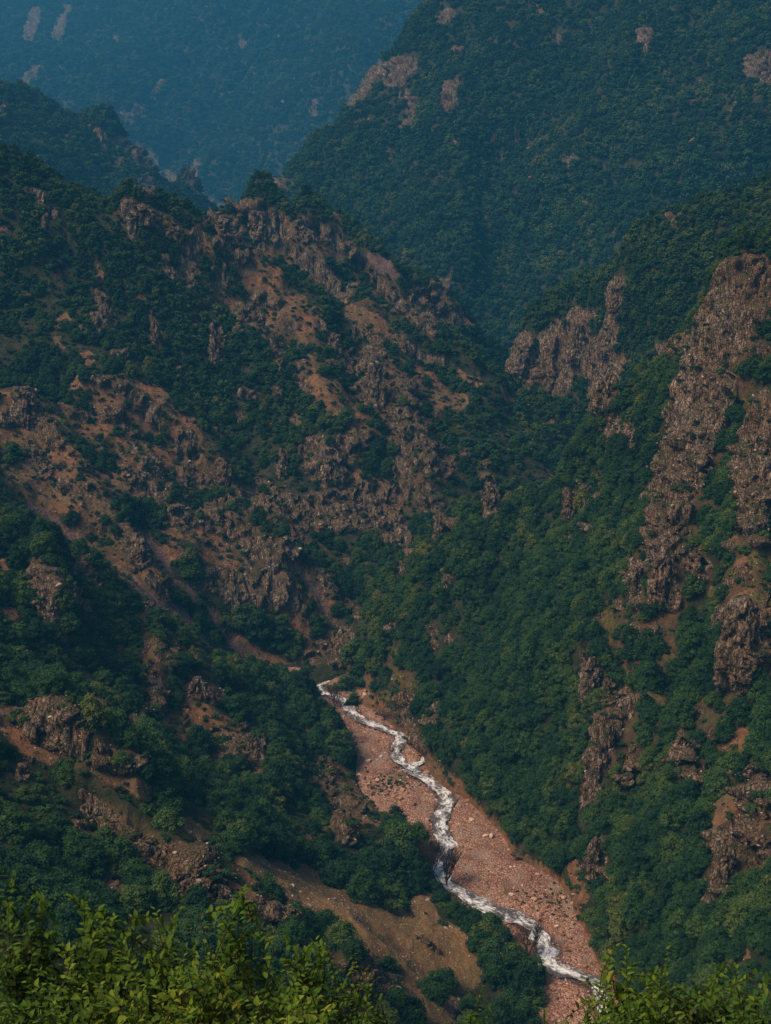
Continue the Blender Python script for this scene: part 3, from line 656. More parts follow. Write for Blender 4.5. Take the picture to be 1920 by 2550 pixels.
def trunk_mesh(seed):
    g = random.Random(seed); T = Tubes()
    top = (g.uniform(-.08, .08), g.uniform(-.08, .08), .75)
    T.add([(0, 0, -.35), (.01, 0, .0), (top[0] * .4, top[1] * .4, .35), top], [.085, .07, .055, .035], 6)
    for k in range(5):
        a = k * 1.3 + g.random(); h = g.uniform(.25, .6)
        T.add([(0, 0, h), (.25 * math.cos(a), .25 * math.sin(a), h + .25), (.5 * math.cos(a), .5 * math.sin(a), h + .42)], [.035, .022, .01], 5)
    return T.build('trunk', barkm)
NEARV = [crown_mesh('crown', 100 + k, nl=22 + k % 3 * 3, per=95, leaf=.062, tall=[1, .8, 1.2, .9, 1.1, .7][k], m=leafm) for k in range(6)]
TRUNKS = [trunk_mesh(k) for k in range(3)]
def variant_collection(name, meshes):
    col = bpy.data.collections.new(name)
    for k, me_ in enumerate(meshes):
        o = bpy.data.objects.new('%s_%02d' % (name, k), me_); col.objects.link(o)
    return col
def scatter(name, pts, rot, scl, idx, col, kindlabel=None):
    """one object: points carrying rotation, size and variant, instanced by a geometry-node tree"""
    me_ = bpy.data.meshes.new(name); me_.vertices.add(len(pts)); me_.vertices.foreach_set('co', pts.astype(np.float32).ravel())
    for nm, ty, arr in (('rot', 'FLOAT_VECTOR', rot), ('scl', 'FLOAT_VECTOR', scl), ('idx', 'INT', idx)):
        a = me_.attributes.new(nm, ty, 'POINT')
        a.data.foreach_set('vector' if ty == 'FLOAT_VECTOR' else 'value', (arr.astype(np.float32) if ty != 'INT' else arr.astype(np.int32)).ravel())
    o = add(name, me_)
    ng = bpy.data.node_groups.new(name, 'GeometryNodeTree')
    ng.interface.new_socket('Geometry', in_out='INPUT', socket_type='NodeSocketGeometry')
    ng.interface.new_socket('Geometry', in_out='OUTPUT', socket_type='NodeSocketGeometry')
    gi = ng.nodes.new('NodeGroupInput'); go = ng.nodes.new('NodeGroupOutput')
    ci = ng.nodes.new('GeometryNodeCollectionInfo'); ci.inputs[0].default_value = col
    ci.inputs['Separate Children'].default_value = True; ci.inputs['Reset Children'].default_value = True
    ip = ng.nodes.new('GeometryNodeInstanceOnPoints'); ip.inputs['Pick Instance'].default_value = True
    def na(nm, ty):
        n = ng.nodes.new('GeometryNodeInputNamedAttribute'); n.data_type = ty; n.inputs['Name'].default_value = nm
        return next(s for s in n.outputs if s.enabled and s.name == 'Attribute')
    ng.links.new(gi.outputs[0], ip.inputs['Points']); ng.links.new(ci.outputs[0], ip.inputs['Instance'])
    ng.links.new(na('rot', 'FLOAT_VECTOR'), ip.inputs['Rotation']); ng.links.new(na('scl', 'FLOAT_VECTOR'), ip.inputs['Scale'])
    ng.links.new(na('idx', 'INT'), ip.inputs['Instance Index'])
    ng.links.new(ip.outputs[0], go.inputs[0])
    md = o.modifiers.new('scatter', 'NODES'); md.node_group = ng
    return o

# ------------------------------------------------------------------ where trees stand
G3 = V.reshape(NR, NS, 3)
area = np.linalg.norm(np.cross(G3[1:, :-1] - G3[:-1, :-1], G3[:-1, 1:] - G3[:-1, :-1]), axis=-1)
area = np.pad(area, ((0, 1), (0, 1))).ravel()
sgrid = np.abs(SS.ravel())
ok = (y0 > 235) & (sgrid < .36) & (py > -260) & (py < 2760) & (V[:, 2] > -229.0)
facing = (N1 * -V).sum(1) > -0.35 * dist
def pick(cellsize, mask, over=4.0, seed=0):
    g = np.random.default_rng(seed)
    wgt = np.where(mask, area, 0) / cellsize ** 2 * over
    n = g.poisson(wgt); ii = np.repeat(np.arange(len(wgt)), n)
    r = ii + 0
    jit = g.uniform(0, 1, (len(ii), 2))
    row, cl = ii // NS, ii % NS
    row = np.minimum(row, NR - 2); cl = np.minimum(cl, NS - 2)
    p = G3[row, cl] + (G3[row, cl + 1] - G3[row, cl]) * jit[:, :1] + (G3[row + 1, cl] - G3[row, cl]) * jit[:, 1:]
    perm = g.permutation(len(p)); p = p[perm]; ii = ii[perm]
    key = np.floor(p / cellsize).astype(np.int64)
    kk = (key[:, 0] + 4000) * (1 << 32) + (key[:, 1] + 4000) * (1 << 16) + (key[:, 2] + 4000)
    _, u = np.unique(kk, return_index=True)
    return p[u], ii[u]
TP, TI = [], []
for lo, hi, cs_ in ((235, 700, 4.5), (700, 1060, 4.4), (1060, 2150, 7.6), (2150, 5600, 13.0)):
    p_, i_ = pick(cs_, ok & facing & (y0 >= lo) & (y0 < hi), seed=int(lo))
    TP.append(p_); TI.append(i_)
TP = np.concatenate(TP); TI = np.concatenate(TI)
bare = np.maximum.reduce([W[k][TI] for k in ('rock', 'soil', 'scree', 'tan', 'grass')])
rnd = rng.random(len(TP))
thin = fbm(TP, 24, 3, 171)                                    # natural openings on the left slope
openL = np.where(sideL[TI] > 0, np.clip((thin - .10) / .25, 0, .85), 0)
lowbank = (TP[:, 2] < -227)
keep = (bare < .42) | ((rnd < .05) & (W['scree'][TI] < .4) & (W['tan'][TI] < .4) & (bare < .9))
keep &= rng.random(len(TP)) > openL
keep &= ~lowbank
cx_, cy_, _d = project(TP + np.array([0, 0, 3.2]))             # nor may a crown hang over a surveyed bare patch
hits = np.zeros(len(TP)); TQ = 2.9
allm = np.maximum.reduce([m for k_, m in MASK.items() if k_ != 'open'])
for ox_, oz_ in ((0, 3.2), (-2.2, 2.4), (2.2, 2.4), (0, 5.0), (0, 1.0)):
    ax_, ay_, _q = project(TP + np.array([ox_, 0, oz_]))
    hits += (allm[np.clip((ay_ / 2).astype(int), 0, MH - 1), np.clip((ax_ / 2).astype(int), 0, MW - 1)] > .5) * ((ax_ > 0) & (ax_ < 1920) & (ay_ > 0) & (ay_ < 2550))
ix_ = np.clip((cx_ / 2).astype(int), 0, MW - 1); iy_ = np.clip((cy_ / 2).astype(int), 0, MH - 1)
keep &= (hits < np.where(TP[:, 1] < 620, 2, 4)) | (rng.random(len(TP)) < .05)
iy3 = np.clip(iy_, 0, MH - 1); keep &= ~((BEDM[iy3, ix_] > .3) & (dist[TI] < 720))
keep &= rng.random(len(TP)) > W['open'][TI] * .18
TP = TP[keep]; TI = TI[keep]; bare = bare[keep]
sizen = fbm(TP, 40, 2, 181)
TS = (2.75 + .75 * sizen + rng.uniform(-1.1, 1.7, len(TP)) ** 1) * np.where(TP[:, 1] > 2150, 2.4, np.where(TP[:, 1] > 1060, 1.6, 1.0))
TS = TS * np.where(TP[:, 1] > 1060, 1 + .30 * fbm(TP, 60, 3, 191), 1)
TS = np.where(bare > .3, TS * .65, TS)
TS = np.where(kind[TI] == 2, TS * .87, TS)
TS = np.where((kind[TI] == 1) & (bare < .3), TS * 1.12, TS)
# trees and bushes surveyed one by one on the open ground: base x, y, crown radius in photo pixels
SPOT = [(1075, 2475, 40), (1112, 2460, 36), (1090, 2495, 34), (876, 2232, 13), (1100, 2252, 28), (1130, 2280, 30), (1170, 2312, 32), (1230, 2392, 40), (1275, 2405, 42), (1305, 2425, 38), (1330, 2440, 32), (1250, 2450, 44), (1300, 2475, 42), (1325, 2500, 34), (985, 2515, 42), (1030, 2545, 42), (955, 2560, 40), (1270, 2525, 44), (1305, 2550, 42), (1250, 2560, 40), (1000, 2130, 52), (1045, 2110, 36), (985, 2190, 50), (930, 2170, 48), (1035, 2185, 38), (1060, 2160, 26), (1080, 2225, 26),
        (900, 2240, 44), (960, 2255, 44), (840, 2200, 48), (730, 2165, 16), (800, 2330, 40), (850, 2350, 42), (880, 2380, 36), (770, 2310, 36), (730, 2280, 30),
        (860, 1740, 34), (890, 1700, 36), (880, 1650, 40), (880, 1770, 26), (940, 1968, 14), (930, 1985, 20), (560, 1560, 22), (640, 1590, 40), (600, 1560, 34), (700, 1620, 34), (725, 1640, 26),
        (260, 905, 16), (1020, 930, 22), (1060, 960, 18), (985, 880, 15), (1100, 950, 14), (820, 1108, 14), (850, 1000, 12), (900, 1020, 14), (860, 1050, 26), (1000, 1010, 18),
        (640, 905, 12), (290, 1330, 18), (180, 1300, 22), (500, 1290, 14), (640, 1300, 24), (450, 1500, 26), (500, 1540, 30), (530, 1600, 22), (1060, 1030, 22), (240, 1410, 30), (300, 1900, 24)]
sp_p, sp_s, sp_i = [], [], []
for (x, y, r) in SPOT:
    g_ = ground_at(x, y); d_ = np.linalg.norm(g_); sp_p.append(g_); sp_s.append(r * d_ / F * .95)
TP = np.concatenate([np.array(sp_p), TP]); TS = np.concatenate([sp_s, TS]); TI = np.concatenate([np.zeros(len(sp_p), int) - 1, TI])
nspot = len(sp_p)
tpx, tpy, td = project(TP + np.array([0, 0, 1]) * TS[:, None])
r_, c_ = cell_of(tpx, tpy)
vis = (td < zb[r_, c_] * 1.02 + 3) & (tpx > -20) & (tpx < 1940) & (tpy > -10) & (tpy < 2560)
show = np.where(vis, TS / td, 0)
show[:nspot] *= 3
top = np.argsort(-show)[:300]
single = np.zeros(len(TP), bool); single[top] = True
print('trees', len(TP), 'visible', vis.sum())

def tree_text(x, y, p, spot):
    if spot:
        if y > 2400 and 1040 < x < 1150: return 'rounded dark green bush standing alone on the open brown scree slope', 'bushes on the open scree slope'
        if x > 1100 and y > 2120: return 'dark green broadleaf tree on the left bank between the scree slope and the lower river', 'trees on the left bank of the lower river'
        if 690 < x < 1100 and y > 2060: return 'dark green broadleaf tree above the open scree slope, near the bare trees', 'trees above the scree slope'
    if x > 1180 and y > 2050: return 'dark green tree at the foot of the steep right slope in the bottom right', 'trees low on the right slope'
    if x > 1420: return 'dark green tree among the grey cliffs of the right slope', 'trees among the right hand cliffs'
    if x > 850 and y < 2050: return 'dark green tree in the dense wood right of the white river', 'trees right of the river'
    if x < 450 and y > 1900: return 'green broadleaf tree beside the grey rock ridge behind the near shrubs', 'trees around the near rock ridge'
    if x < 450 and y > 1550: return 'mid green broadleaf tree on the lower left slope above the rocky ridge', 'trees on the lower left slope'
    if x < 450: return 'broadleaf tree on the far left slope below the purple scree gully', 'trees on the upper left slope'
    if y > 1900: return 'broadleaf tree on the left slope above the open scree', 'trees on the slope over the scree'
    return 'broadleaf tree on the left slope beside the upper river', 'trees left of the upper river'
for k in top:
    p = TP[k]; e_ = empty('broadleaf_tree' if TS[k] > 2.6 else 'bush', (p[0], p[1], p[2] - .25 * TS[k] * .6), rng.uniform(0, 6.28), TS[k])
    lb, gp = tree_text(tpx[k], tpy[k], p, k < nspot)
    tag(e_, lb, 'tree' if TS[k] > 2.6 else 'bush', gp)
    v_ = int(rng.integers(0, 6))
    add('crown', NEARV[v_], e_); add('trunk', TRUNKS[v_ % 3], e_)
rest = ~single
FARV = [crown_mesh('far_crown', 200 + k, nl=14, per=42, leaf=.115, tall=[1, .8, 1.15, .9, .7][k], m=leafm) for k in range(5)]
colF = variant_collection('forest_crown', [m_ for m_ in NEARV] + FARV)
Pn = TP[rest]; Sn = TS[rest]; n = len(Pn)
rot = np.stack([rng.uniform(-.08, .08, n), rng.uniform(-.08, .08, n), rng.uniform(0, 6.28, n)], 1)
scl = np.stack([Sn, Sn * rng.uniform(.85, 1.15, n), Sn * rng.uniform(.85, 1.2, n)], 1)
# collection children are picked in name order: far crowns use the last five
idx = np.where(Pn[:, 1] < 760, rng.integers(0, 6, n), rng.integers(6, 11, n))
tag(scatter('forest', Pn - np.array([0, 0, .2]) * Sn[:, None], rot, scl, idx, colF),
    'dense dark green broadleaf forest covering the valley sides', 'forest', kind='stuff')

# undergrowth: low bushes filling gaps and dotting bare ground
UP, UI = pick(3.2, ok & facing & (y0 < 1050), seed=5, over=2)
ub = np.maximum.reduce([W[k][UI] for k in ('rock', 'soil', 'scree', 'tan', 'grass')])
dens = np.where(ub < .35, .75, np.where(W['tan'][UI] > .4, .02, np.where(W['scree'][UI] > .4, .06, np.where(W['rock'][UI] > .5, .16, .55))))
k_ = rng.random(len(UP)) < dens
UP = UP[k_]; ub = ub[k_]
extra = []
for (x, y, r, nn_) in ((960, 1945, 26, 60), (1005, 1950, 20, 30), (945, 1965, 20, 26), (1365, 2235, 34, 46), (1395, 2280, 26, 30), (1010, 2250, 12, 8)):
    for _ in range(nn_):
        q_ = PZ(x + random.gauss(0, r), y + random.gauss(0, r * .5), -229.7); extra.append(q_)
UP = np.concatenate([UP, np.array(extra)]); n = len(UP)
us = .5 + 1.9 * rng.random(n) ** 2; us[-len(extra):] = rng.uniform(.3, .7, len(extra))
colU = variant_collection('undergrowth_clump', [crown_mesh('low_clump', 300 + k, nl=7, per=45, leaf=.14, tall=.5, m=leafm) for k in range(3)])
rot = np.stack([rng.uniform(-.2, .2, n), rng.uniform(-.2, .2, n), rng.uniform(0, 6.28, n)], 1)
tag(scatter('undergrowth', UP - np.array([0, 0, .25]) * us[:, None], rot, np.stack([us, us, us * .9], 1), rng.integers(0, 3, n), colU),
    'low green scrub between the trees and on bare ground', 'undergrowth', kind='stuff')
print('undergrowth', n)

# ------------------------------------------------------------------ loose stones
def stone_mesh(seed, m):
    g = np.random.default_rng(seed)
    bmv = []
    import bmesh
    bm = bmesh.new(); bmesh.ops.create_icosphere(bm, subdivisions=2, radius=1)
    co = np.array([v.co[:] for v in bm.verts])
    for _ in range(7):
        d = g.normal(size=3); d /= np.linalg.norm(d); lim = g.uniform(.55, .85)
        s = co @ d; co -= np.outer(np.maximum(s - lim, 0), d)
    co *= np.array([1, g.uniform(.6, .9), g.uniform(.45, .75)])
    for v, c in zip(bm.verts, co): v.co = c
    me_ = bpy.data.meshes.new('stone'); bm.to_mesh(me_); bm.free(); me_.materials.append(m); return me_
def stone_mat(name, stops):
    m, t, b = mat(name)
    oi = node(t, 'ShaderNodeObjectInfo'); geo = node(t, 'ShaderNodeNewGeometry')
    f = math_(t, 'ADD', math_(t, 'MULTIPLY', oi.outputs['Random'], .8), math_(t, 'MULTIPLY', noise(t, geo.outputs['Position'], 2.5, 3), .25))
    link(t, ramp(t, f, stops), b.inputs['Base Color']); return m
sm1 = stone_mat('red_stone', [(0.0, (.09, .044, .030)), (.4, (.30, .145, .092)), (.7, (.45, .24, .16)), (.9, (.54, .40, .33))])
sm2 = stone_mat('slope_stone', [(0.0, (.09, .065, .05)), (.5, (.22, .15, .115)), (.95, (.46, .36, .30))])
col1 = variant_collection('bed_stone', [stone_mesh(k, sm1) for k in range(5)])
col2 = variant_collection('slope_stone', [stone_mesh(10 + k, sm2) for k in range(5)])
g = np.random.default_rng(11)
n = 90000
ii = g.integers(0, len(bv), n)
sp_ = bv[ii] + np.stack([g.uniform(-.3, .3, n), g.uniform(-.3, .3, n), np.zeros(n)], 1)
sz_ = .09 + .13 * g.pareto(2.5, n); sz_ = np.minimum(sz_, 1.5)
hid = np.array([relief(sp_[:, 0], sp_[:, 1])[0]])[0] > -229.2
inw = (dr_[ii] < .3) & (g.random(n) > .10)
kk = ~hid & ~inw; sp_ = sp_[kk]; sz_ = sz_[kk]; sz_ = np.where(dr_[ii][kk] < .8, np.maximum(sz_, .35) * 1.2, sz_); n = len(sp_)
sp_[:, 2] += sz_ * .15 + np.where(dr_[ii][kk] < .3, .35, 0)
tag(scatter('river_stones', sp_, np.stack([g.uniform(-.4, .4, n), g.uniform(-.4, .4, n), g.uniform(0, 6.28, n)], 1), np.repeat(sz_[:, None], 3, 1), g.integers(0, 5, n), col1),
    'reddish cobbles and boulders scattered over the river bed', 'stones', kind='stuff')
SPp, SPi = pick(1.25, ok & (y0 < 720) & (np.maximum.reduce([W['scree'], W['tan'], W['soil'] * .9, W['rock'] * .8]) > .35), seed=9, over=2.2)
n = len(SPp); wsel = (W['scree'][SPi] > .4) | (W['tan'][SPi] > .4)
k_ = rng.random(n) < np.where(wsel, .95, .35); SPp = SPp[k_]; wsel = wsel[k_]; n = len(SPp)
sz_ = np.minimum(.14 + .11 * g.pareto(2.8, n), 1.0) * np.where(wsel, 1, 1.25)
tag(scatter('slope_stones', SPp, np.stack([g.uniform(-.6, .6, n), g.uniform(-.6, .6, n), g.uniform(0, 6.28, n)], 1), np.repeat(sz_[:, None], 3, 1), g.integers(0, 5, n), col2),
    'loose grey brown stones lying on the scree and bare slopes', 'stones', kind='stuff')
print('stones', n)

# ------------------------------------------------------------------ rock pinnacles and crags that stand clear of the slopes
def crag(name, x, y, wpx, hpx, label, lean=0.0, seed=0, deep=.8, sharp=.35, cat='rock', group=None):
    """x,y: photo position of the foot; wpx,hpx: width and height in photo pixels"""
    b0 = ground_at(x, y).copy(); d_ = np.linalg.norm(b0); wv_ = wpx * d_ / F / 2; hv = hpx * d_ / F * .82
    nr, nc = 70, 72
    h_ = np.linspace(-.35, 1, nr); th = np.linspace(0, 2 * math.pi, nc, endpoint=False)
    prof = np.where(h_ < 0, 1.15, 1.15 - (1.15 - sharp) * np.clip(h_, 0, 1) ** 1.5)
    prof = prof * np.where(h_ > .9, np.sqrt(np.clip((1.0 - h_) / .1, 0, 1)), 1)
    Hh, T_ = np.meshgrid(h_, th, indexing='ij')
    rad = wv_ * prof[:, None]
    v = np.stack([rad * np.cos(T_), rad * np.sin(T_) * deep, Hh * hv], -1).reshape(-1, 3)
    v[:, 0] += lean * np.clip(v[:, 2], 0, None)
    wp = v + b0 + np.array([0, wv_ * .45, 0]) + seed * 31.7
    s_ = max(1.6, wv_ * .55)
    dd = rocky(wp, s_ * .8, 50) * s_ * .60 + fbm(wp, s_ * 1.6, 3, 60 + seed) * s_ * .4
    nn_ = np.stack([np.cos(T_), np.sin(T_), np.zeros_like(T_)], -1).reshape(-1, 3)
    taper = np.repeat(np.clip(prof / .5, 0.15, 1), nc)
    v += nn_ * (dd * taper)[:, None]
    v[:, 2] += np.clip(v[:, 2] / hv, 0, 1) * fbm(wp, s_ * .8, 3, 70) * hv * .22
    idx_ = np.arange(nr * nc).reshape(nr, nc); nx_ = np.roll(idx_, -1, 1)
    f = np.stack([idx_[:-1], nx_[:-1], nx_[1:], idx_[1:]], -1).reshape(-1, 4)
    o = add(name, mesh(name, v, f, rm), None, tuple(b0 + np.array([0, wv_ * .45, 0])))
    tag(o, label, cat, group); return o
CR = [
 (1300, 925, 62, 90, 'leaning grey rock tooth at the left end of the pinnacle row in the valley notch', .2),
 (1378, 965, 96, 150, 'broadest and tallest grey brown rock pinnacle rising above the wooded notch', .0),
 (1446, 880, 46, 90, 'narrow rock pillar just right of the broadest pinnacle in the notch', -.05),
 (1516, 870, 34, 82, 'thin reddish rock fin on the wooded spur right of the pinnacles', .25),
 (1538, 755, 36, 58, 'rough rock step highest on the wooded spur behind the pinnacles', .3),
 (1510, 1000, 58, 84, 'squat rock tower low in the trees below the pinnacles', .05),
 (1530, 1112, 40, 70, 'pale fractured rock spire on the crest of the right hand ridge', .1),
 (1579, 1135, 13, 90, 'very thin rock needle beside the pale spire on the right hand ridge', .0),
 (1582, 1475, 34, 82, 'pointed rock needle alone among trees in the middle of the right slope', .05),
 (1418, 1275, 26, 58, 'pale rock blade at the left end of the right hand ridge crest', .05),
 (1462, 1260, 22, 55, 'small rock blade beside the yellow grass patch on the ridge', .05),
 (1476, 1725, 44, 110, 'pale streaked cliff rib in the middle of the right slope', .0),
 (1500, 1910, 40, 130, 'tall narrow rock rib above the gravel bed on the right slope', .25),
 (541, 905, 34, 100, 'upright grey rock rib among trees high on the left slope', -.1),
 (390, 855, 24, 62, 'slim rock rib left of the larger rib high on the left slope', -.1),
 (703, 1182, 26, 60, 'pale rock pillar left of the orange ledge cliffs', .0),
 (935, 985, 46, 100, 'blocky rock buttress on the right shoulder of the left mountain', .0),
 (1215, 1265, 36, 68, 'pale rock rib where the left mountain meets the right ridge', .0),
 (348, 1400, 46, 76, 'grey block crag above the purple scree gully', .05),
 (1480, 2160, 30, 100, 'thin rock rib rising from the right bank trees', .1),
 (1808, 2200, 50, 110, 'pale craggy rock face low on the right edge slope', .1),
 (640, 1890, 40, 70, 'dark fractured rock rib in the lower left slope woods', -.25),
 (558, 1205, 38, 70, 'sloping grey slab crag between the left slope trees', .0),
 (1093, 1335, 28, 56, 'rock rib above the dense wood where the gorge narrows', .0),
 (222, 2022, 34, 26, 'upper end of the near grey boulder ridge in the lower left', -.3),
 (282, 2068, 40, 28, 'stepped rock just below the upper end of the near ridge', -.3),
 (352, 2122, 46, 28, 'wide broken rock in the middle of the near ridge', -.2),
 (412, 2172, 40, 40, 'steep crumbling rock face on the near ridge above its boulder pile', -.1),
 (476, 2212, 44, 26, 'jumbled grey boulder pile on the near ridge', -.2),
 (548, 2246, 40, 22, 'lower end of the grey boulder ridge, just left of the tallest shrub shoot', -.2),
 (345, 545, 70, 44, 'broad rough crag on the skyline of the left ridge', .1),
 (420, 590, 64, 42, 'crag stepping down the left ridge skyline, right of the broad one', .1),
 (652, 575, 44, 66, 'jagged rib on the second ridge behind the left mountain', -.3),
 (560, 590, 60, 50, 'rounded rocky knob at the notch between the left ridge and the second ridge', .0),
 (760, 600, 50, 50, 'pale rib high on the second ridge, right of the jagged one', -.4),
 (100, 520, 26, 50, 'small grey rock tooth high on the far left slope', .1),
 (130, 1560, 44, 90, 'grey brown broken crag among bushes near the left edge', .1),
 (500, 1735, 60, 60, 'rounded brown crag in the woods below the purple scree', -.2),
 (890, 2450, 90, 70, 'brown rock outcrop at the bottom beside the left shrubs', .0),
 (1860, 1640, 100, 170, 'large pale fractured cliff face at the right edge, halfway down', .0),
 (1650, 1480, 60, 130, 'pale cracked cliff face left of the large one, among trees', .0),
 (60, 1040, 60, 80, 'rounded grey cliff near the left edge above the bare brown slope', .0),
 (835, 880, 40, 60, 'small pale buttress on the rocky shoulder crest of the left mountain', .0),
 (820, 1195, 60, 70, 'warm brown cliff below the orange ledge', .0)]
for k, (x, y, w_, h_, lb, ln_) in enumerate(CR):
    crag('rock_pinnacle' if k < 11 else 'rock_crag', x, y, w_, h_, lb, lean=ln_, seed=k)

# ------------------------------------------------------------------ bare trees by the water
def bare_tree(x, y, hpx, label, seed, lean=0.0):
    g = random.Random(seed); b0 = ground_at(x, y)
    if PZ(x, y)[2] > b0[2] - 1 or True:
        q_ = PZ(x, y, -229.6)
        if b0[2] < -228: b0 = np.array(q_)
    H_ = hpx * np.linalg.norm(b0) / F
    root = empty('bare_tree', tuple(b0), 0, 1); tag(root, label, 'tree')
    T = Tubes(); B_ = Tubes()
    def grow(p, d, L, r, dep, tb):
        pts = [p]; rad = [r]; q = Vector(p); dd = Vector(d).normalized(); n = 4
        for i in range(n):
            dd = (dd + Vector((g.uniform(-.22, .22), g.uniform(-.22, .22), .12))).normalized()
            q = q + dd * (L / n); pts.append(tuple(q)); rad.append(r * (1 - .5 * (i + 1) / n))
            if dep < 4 and i >= 1:
                for _ in range(2 if dep < 3 else 1):
                    a = g.uniform(0, 6.28); sd_ = Vector((math.cos(a), math.sin(a), g.uniform(.1, .9))).normalized()
                    grow(tuple(q), (dd * .7 + sd_ * .8).normalized(), L * g.uniform(.45, .68), r * .5, dep + 1, B_)
        tb.add(pts, rad, 5 if dep < 2 else 3)
    grow((0, 0, -.3), (lean, 0, 1), H_ * .55, H_ * .025, 0, T)
    for k in range(3): grow((0, 0, H_ * .06), (g.uniform(-.8, .8) + lean, g.uniform(-.5, .5), 1), H_ * .5, H_ * .016, 1, B_)
    add('trunk', T.build('trunk', barkm), root); add('branches', B_.build('branches', barkm), root)
bare_tree(1112, 2200, 100, 'leafless dark tree with upright branches beside the river, the right one of the pair', 4, .15)
bare_tree(1072, 2190, 100, 'leafless dark tree against the wood, left one of the pair by the river', 5, 0)
bare_tree(1315, 2385, 90, 'sparse bare tree leaning over the white water at the lower bend', 6, .2)
bare_tree(833, 1760, 58, 'small leafless tree at the upper end of the river among gravel', 8, 0)

# ------------------------------------------------------------------ near shrubs in front of the camera
LT = np.array([0, .12, .32, .62, .84, 1.0]); LWd = np.array([.02, .17, .28, .23, .10, 0.0])
def leaves_mesh(name, pos, dirs, ups, size, m):
    """pos,dirs,ups (N,3), size (N,): folded, drooping, pointed leaves"""
    n = len(pos)
    d = dirs / np.linalg.norm(dirs, axis=1, keepdims=True)
    s = np.cross(d, ups); s /= np.linalg.norm(s, axis=1, keepdims=True) + 1e-9
    u = np.cross(s, d)
    g = np.random.default_rng(n)
    curl = g.uniform(.05, .35, n); fold = g.uniform(.05, .30, n); wid = g.uniform(.75, 1.1, n)
    K = len(LT); vs = np.zeros((n, K, 3, 3))
    for k in range(K):
        c = pos + d * (LT[k] * size)[:, None] - u * (curl * size * LT[k] ** 2)[:, None]
        hw = (LWd[k] * wid * size)[:, None]
        lift = u * (fold * LWd[k] * size)[:, None] * 1.6
        vs[:, k, 0] = c - s * hw + lift; vs[:, k, 1] = c; vs[:, k, 2] = c + s * hw + lift
    base = (np.arange(n) * K * 3)[:, None]
    fs = []
    for k in range(K - 1):
        a = k * 3
        fs.append(np.concatenate([base + a, base + a + 1, base + a + 4, base + a + 3], 1))
        fs.append(np.concatenate([base + a + 1, base + a + 2, base + a + 5, base + a + 4], 1))
    return mesh(name, vs.reshape(-1, 3), np.concatenate(fs), m, smooth=True)

def shrub(cx, cytop, wpx, hpx, Y, label, seed, shoots=34, leaf=.075, spikes=1, group=None, name='leafy_shrub', open_=0.0):
    """cx, cytop: where the top of the crown shows; wpx, hpx: crown extent in photo pixels; Y: distance ahead"""
    g = np.random.default_rng(seed)
    topw = np.array(P(cx, cytop, Y)); k = np.linalg.norm(topw) / F
    rw = wpx * k / 2 * 1.25; hh = hpx * k
    gz = -1.9 - .765 * Y
    shoots = int(shoots * (.95 if Y < 7.5 else 1.1))
    root = empty(name, (topw[0], Y, gz)); tag(root, label, 'shrub', group)
    crown_c = np.array([0, 0, topw[2] - gz - hh])
    T = Tubes(); lp, ld, lu, lsz = [], [], [], []
    nst = 4
    forks = []
    for i in range(nst):
        a = g.uniform(0, 6.28); q = np.array([.35 * rw * math.cos(a), .3 * rw * math.sin(a), crown_c[2] * g.uniform(.72, .95)])
        st = [np.array([.05 * math.cos(a), .05 * math.sin(a), -.15]), q * np.array([.4, .4, .5]), q]
        T.add(st, [.028, .02, .013], 6); forks.append(q)
    for i in range(shoots):
        spike = i < spikes
        a = g.uniform(0, 6.28); rr = math.sqrt(g.uniform(0, 1)) * rw * .9
        tip_h = hh * (1 - .42 * (rr / rw) ** 2) * g.uniform(.45, .97)
        if spike: rr = rw * g.uniform(.1, .7); tip_h = hh * g.uniform(.93, 1.02)
        tip = crown_c + np.array([rr * math.cos(a), rr * .8 * math.sin(a), tip_h])
        L = min(g.uniform(.28, .52), .6)
        out = np.array([math.cos(a) * rr / rw * .9, math.sin(a) * rr / rw * .9, 1.1 if spike else .6]) + g.normal(size=3) * (.2 if spike else .42)
        out[2] = max(out[2], .5); out /= np.linalg.norm(out)
        st = tip - out * L
        f = forks[g.integers(0, nst)]
        mid = (f + st) / 2 + g.normal(size=3) * .02
        bend = g.normal(size=3) * .03
        shoot = [st, st + out * L * .5 + bend, tip]
        T.add([f, mid, st], [.008, .005, .003], 4)
        for j in range(9):
            u = .35 + .65 * j / 9; c = f + (st - f) * u + (mid - (f + st) / 2) * 4 * u * (1 - u) * .5
            aa = g.uniform(0, 6.28); lp.append(c); ld.append(np.array([math.cos(aa), math.sin(aa), g.uniform(-.2, .5)]))
            lu.append(np.array([0, 0, 1.0]) + g.normal(size=3) * .2); lsz.append(leaf * g.uniform(.6, 1.1)); T.add(shoot, [.005, .0035, .0015], 4)
        nl = int(L / .022)
        pa = g.uniform(0, 6.28); prp = np.cross(out, [math.cos(pa), math.sin(pa), .4]); prp /= np.linalg.norm(prp)
        for j in range(nl):
            u = (j + .6) / nl; c = (1 - u) ** 2 * st + 2 * u * (1 - u) * (shoot[1] + bend * .3) + u * u * tip
            aa = j * 2.4 + g.uniform(-.4, .4)
            side = prp * (1 if j % 2 else -1) + np.array([math.cos(aa), math.sin(aa), 0.0]) * .45
            dd = side * (1.0 - .35 * u) + out * (.15 + .70 * u) + np.array([0, 0, -.35 * (1 - u)]) + g.normal(size=3) * .18
            lp.append(c); ld.append(dd); lu.append(np.array([0, 0, 1.0]) + side * .15 + g.normal(size=3) * .15)
            lsz.append(leaf * 1.02 * g.uniform(.6, 1.15) * (1 - .35 * u * u) * (1 if u > .1 else .7))
    add('stems', T.build('stems', barkm), root)
    me_ = leaves_mesh('leaves', np.array(lp), np.array(ld), np.array(lu), np.array(lsz), shrubm)
    add('leaves', me_, root)
    return root

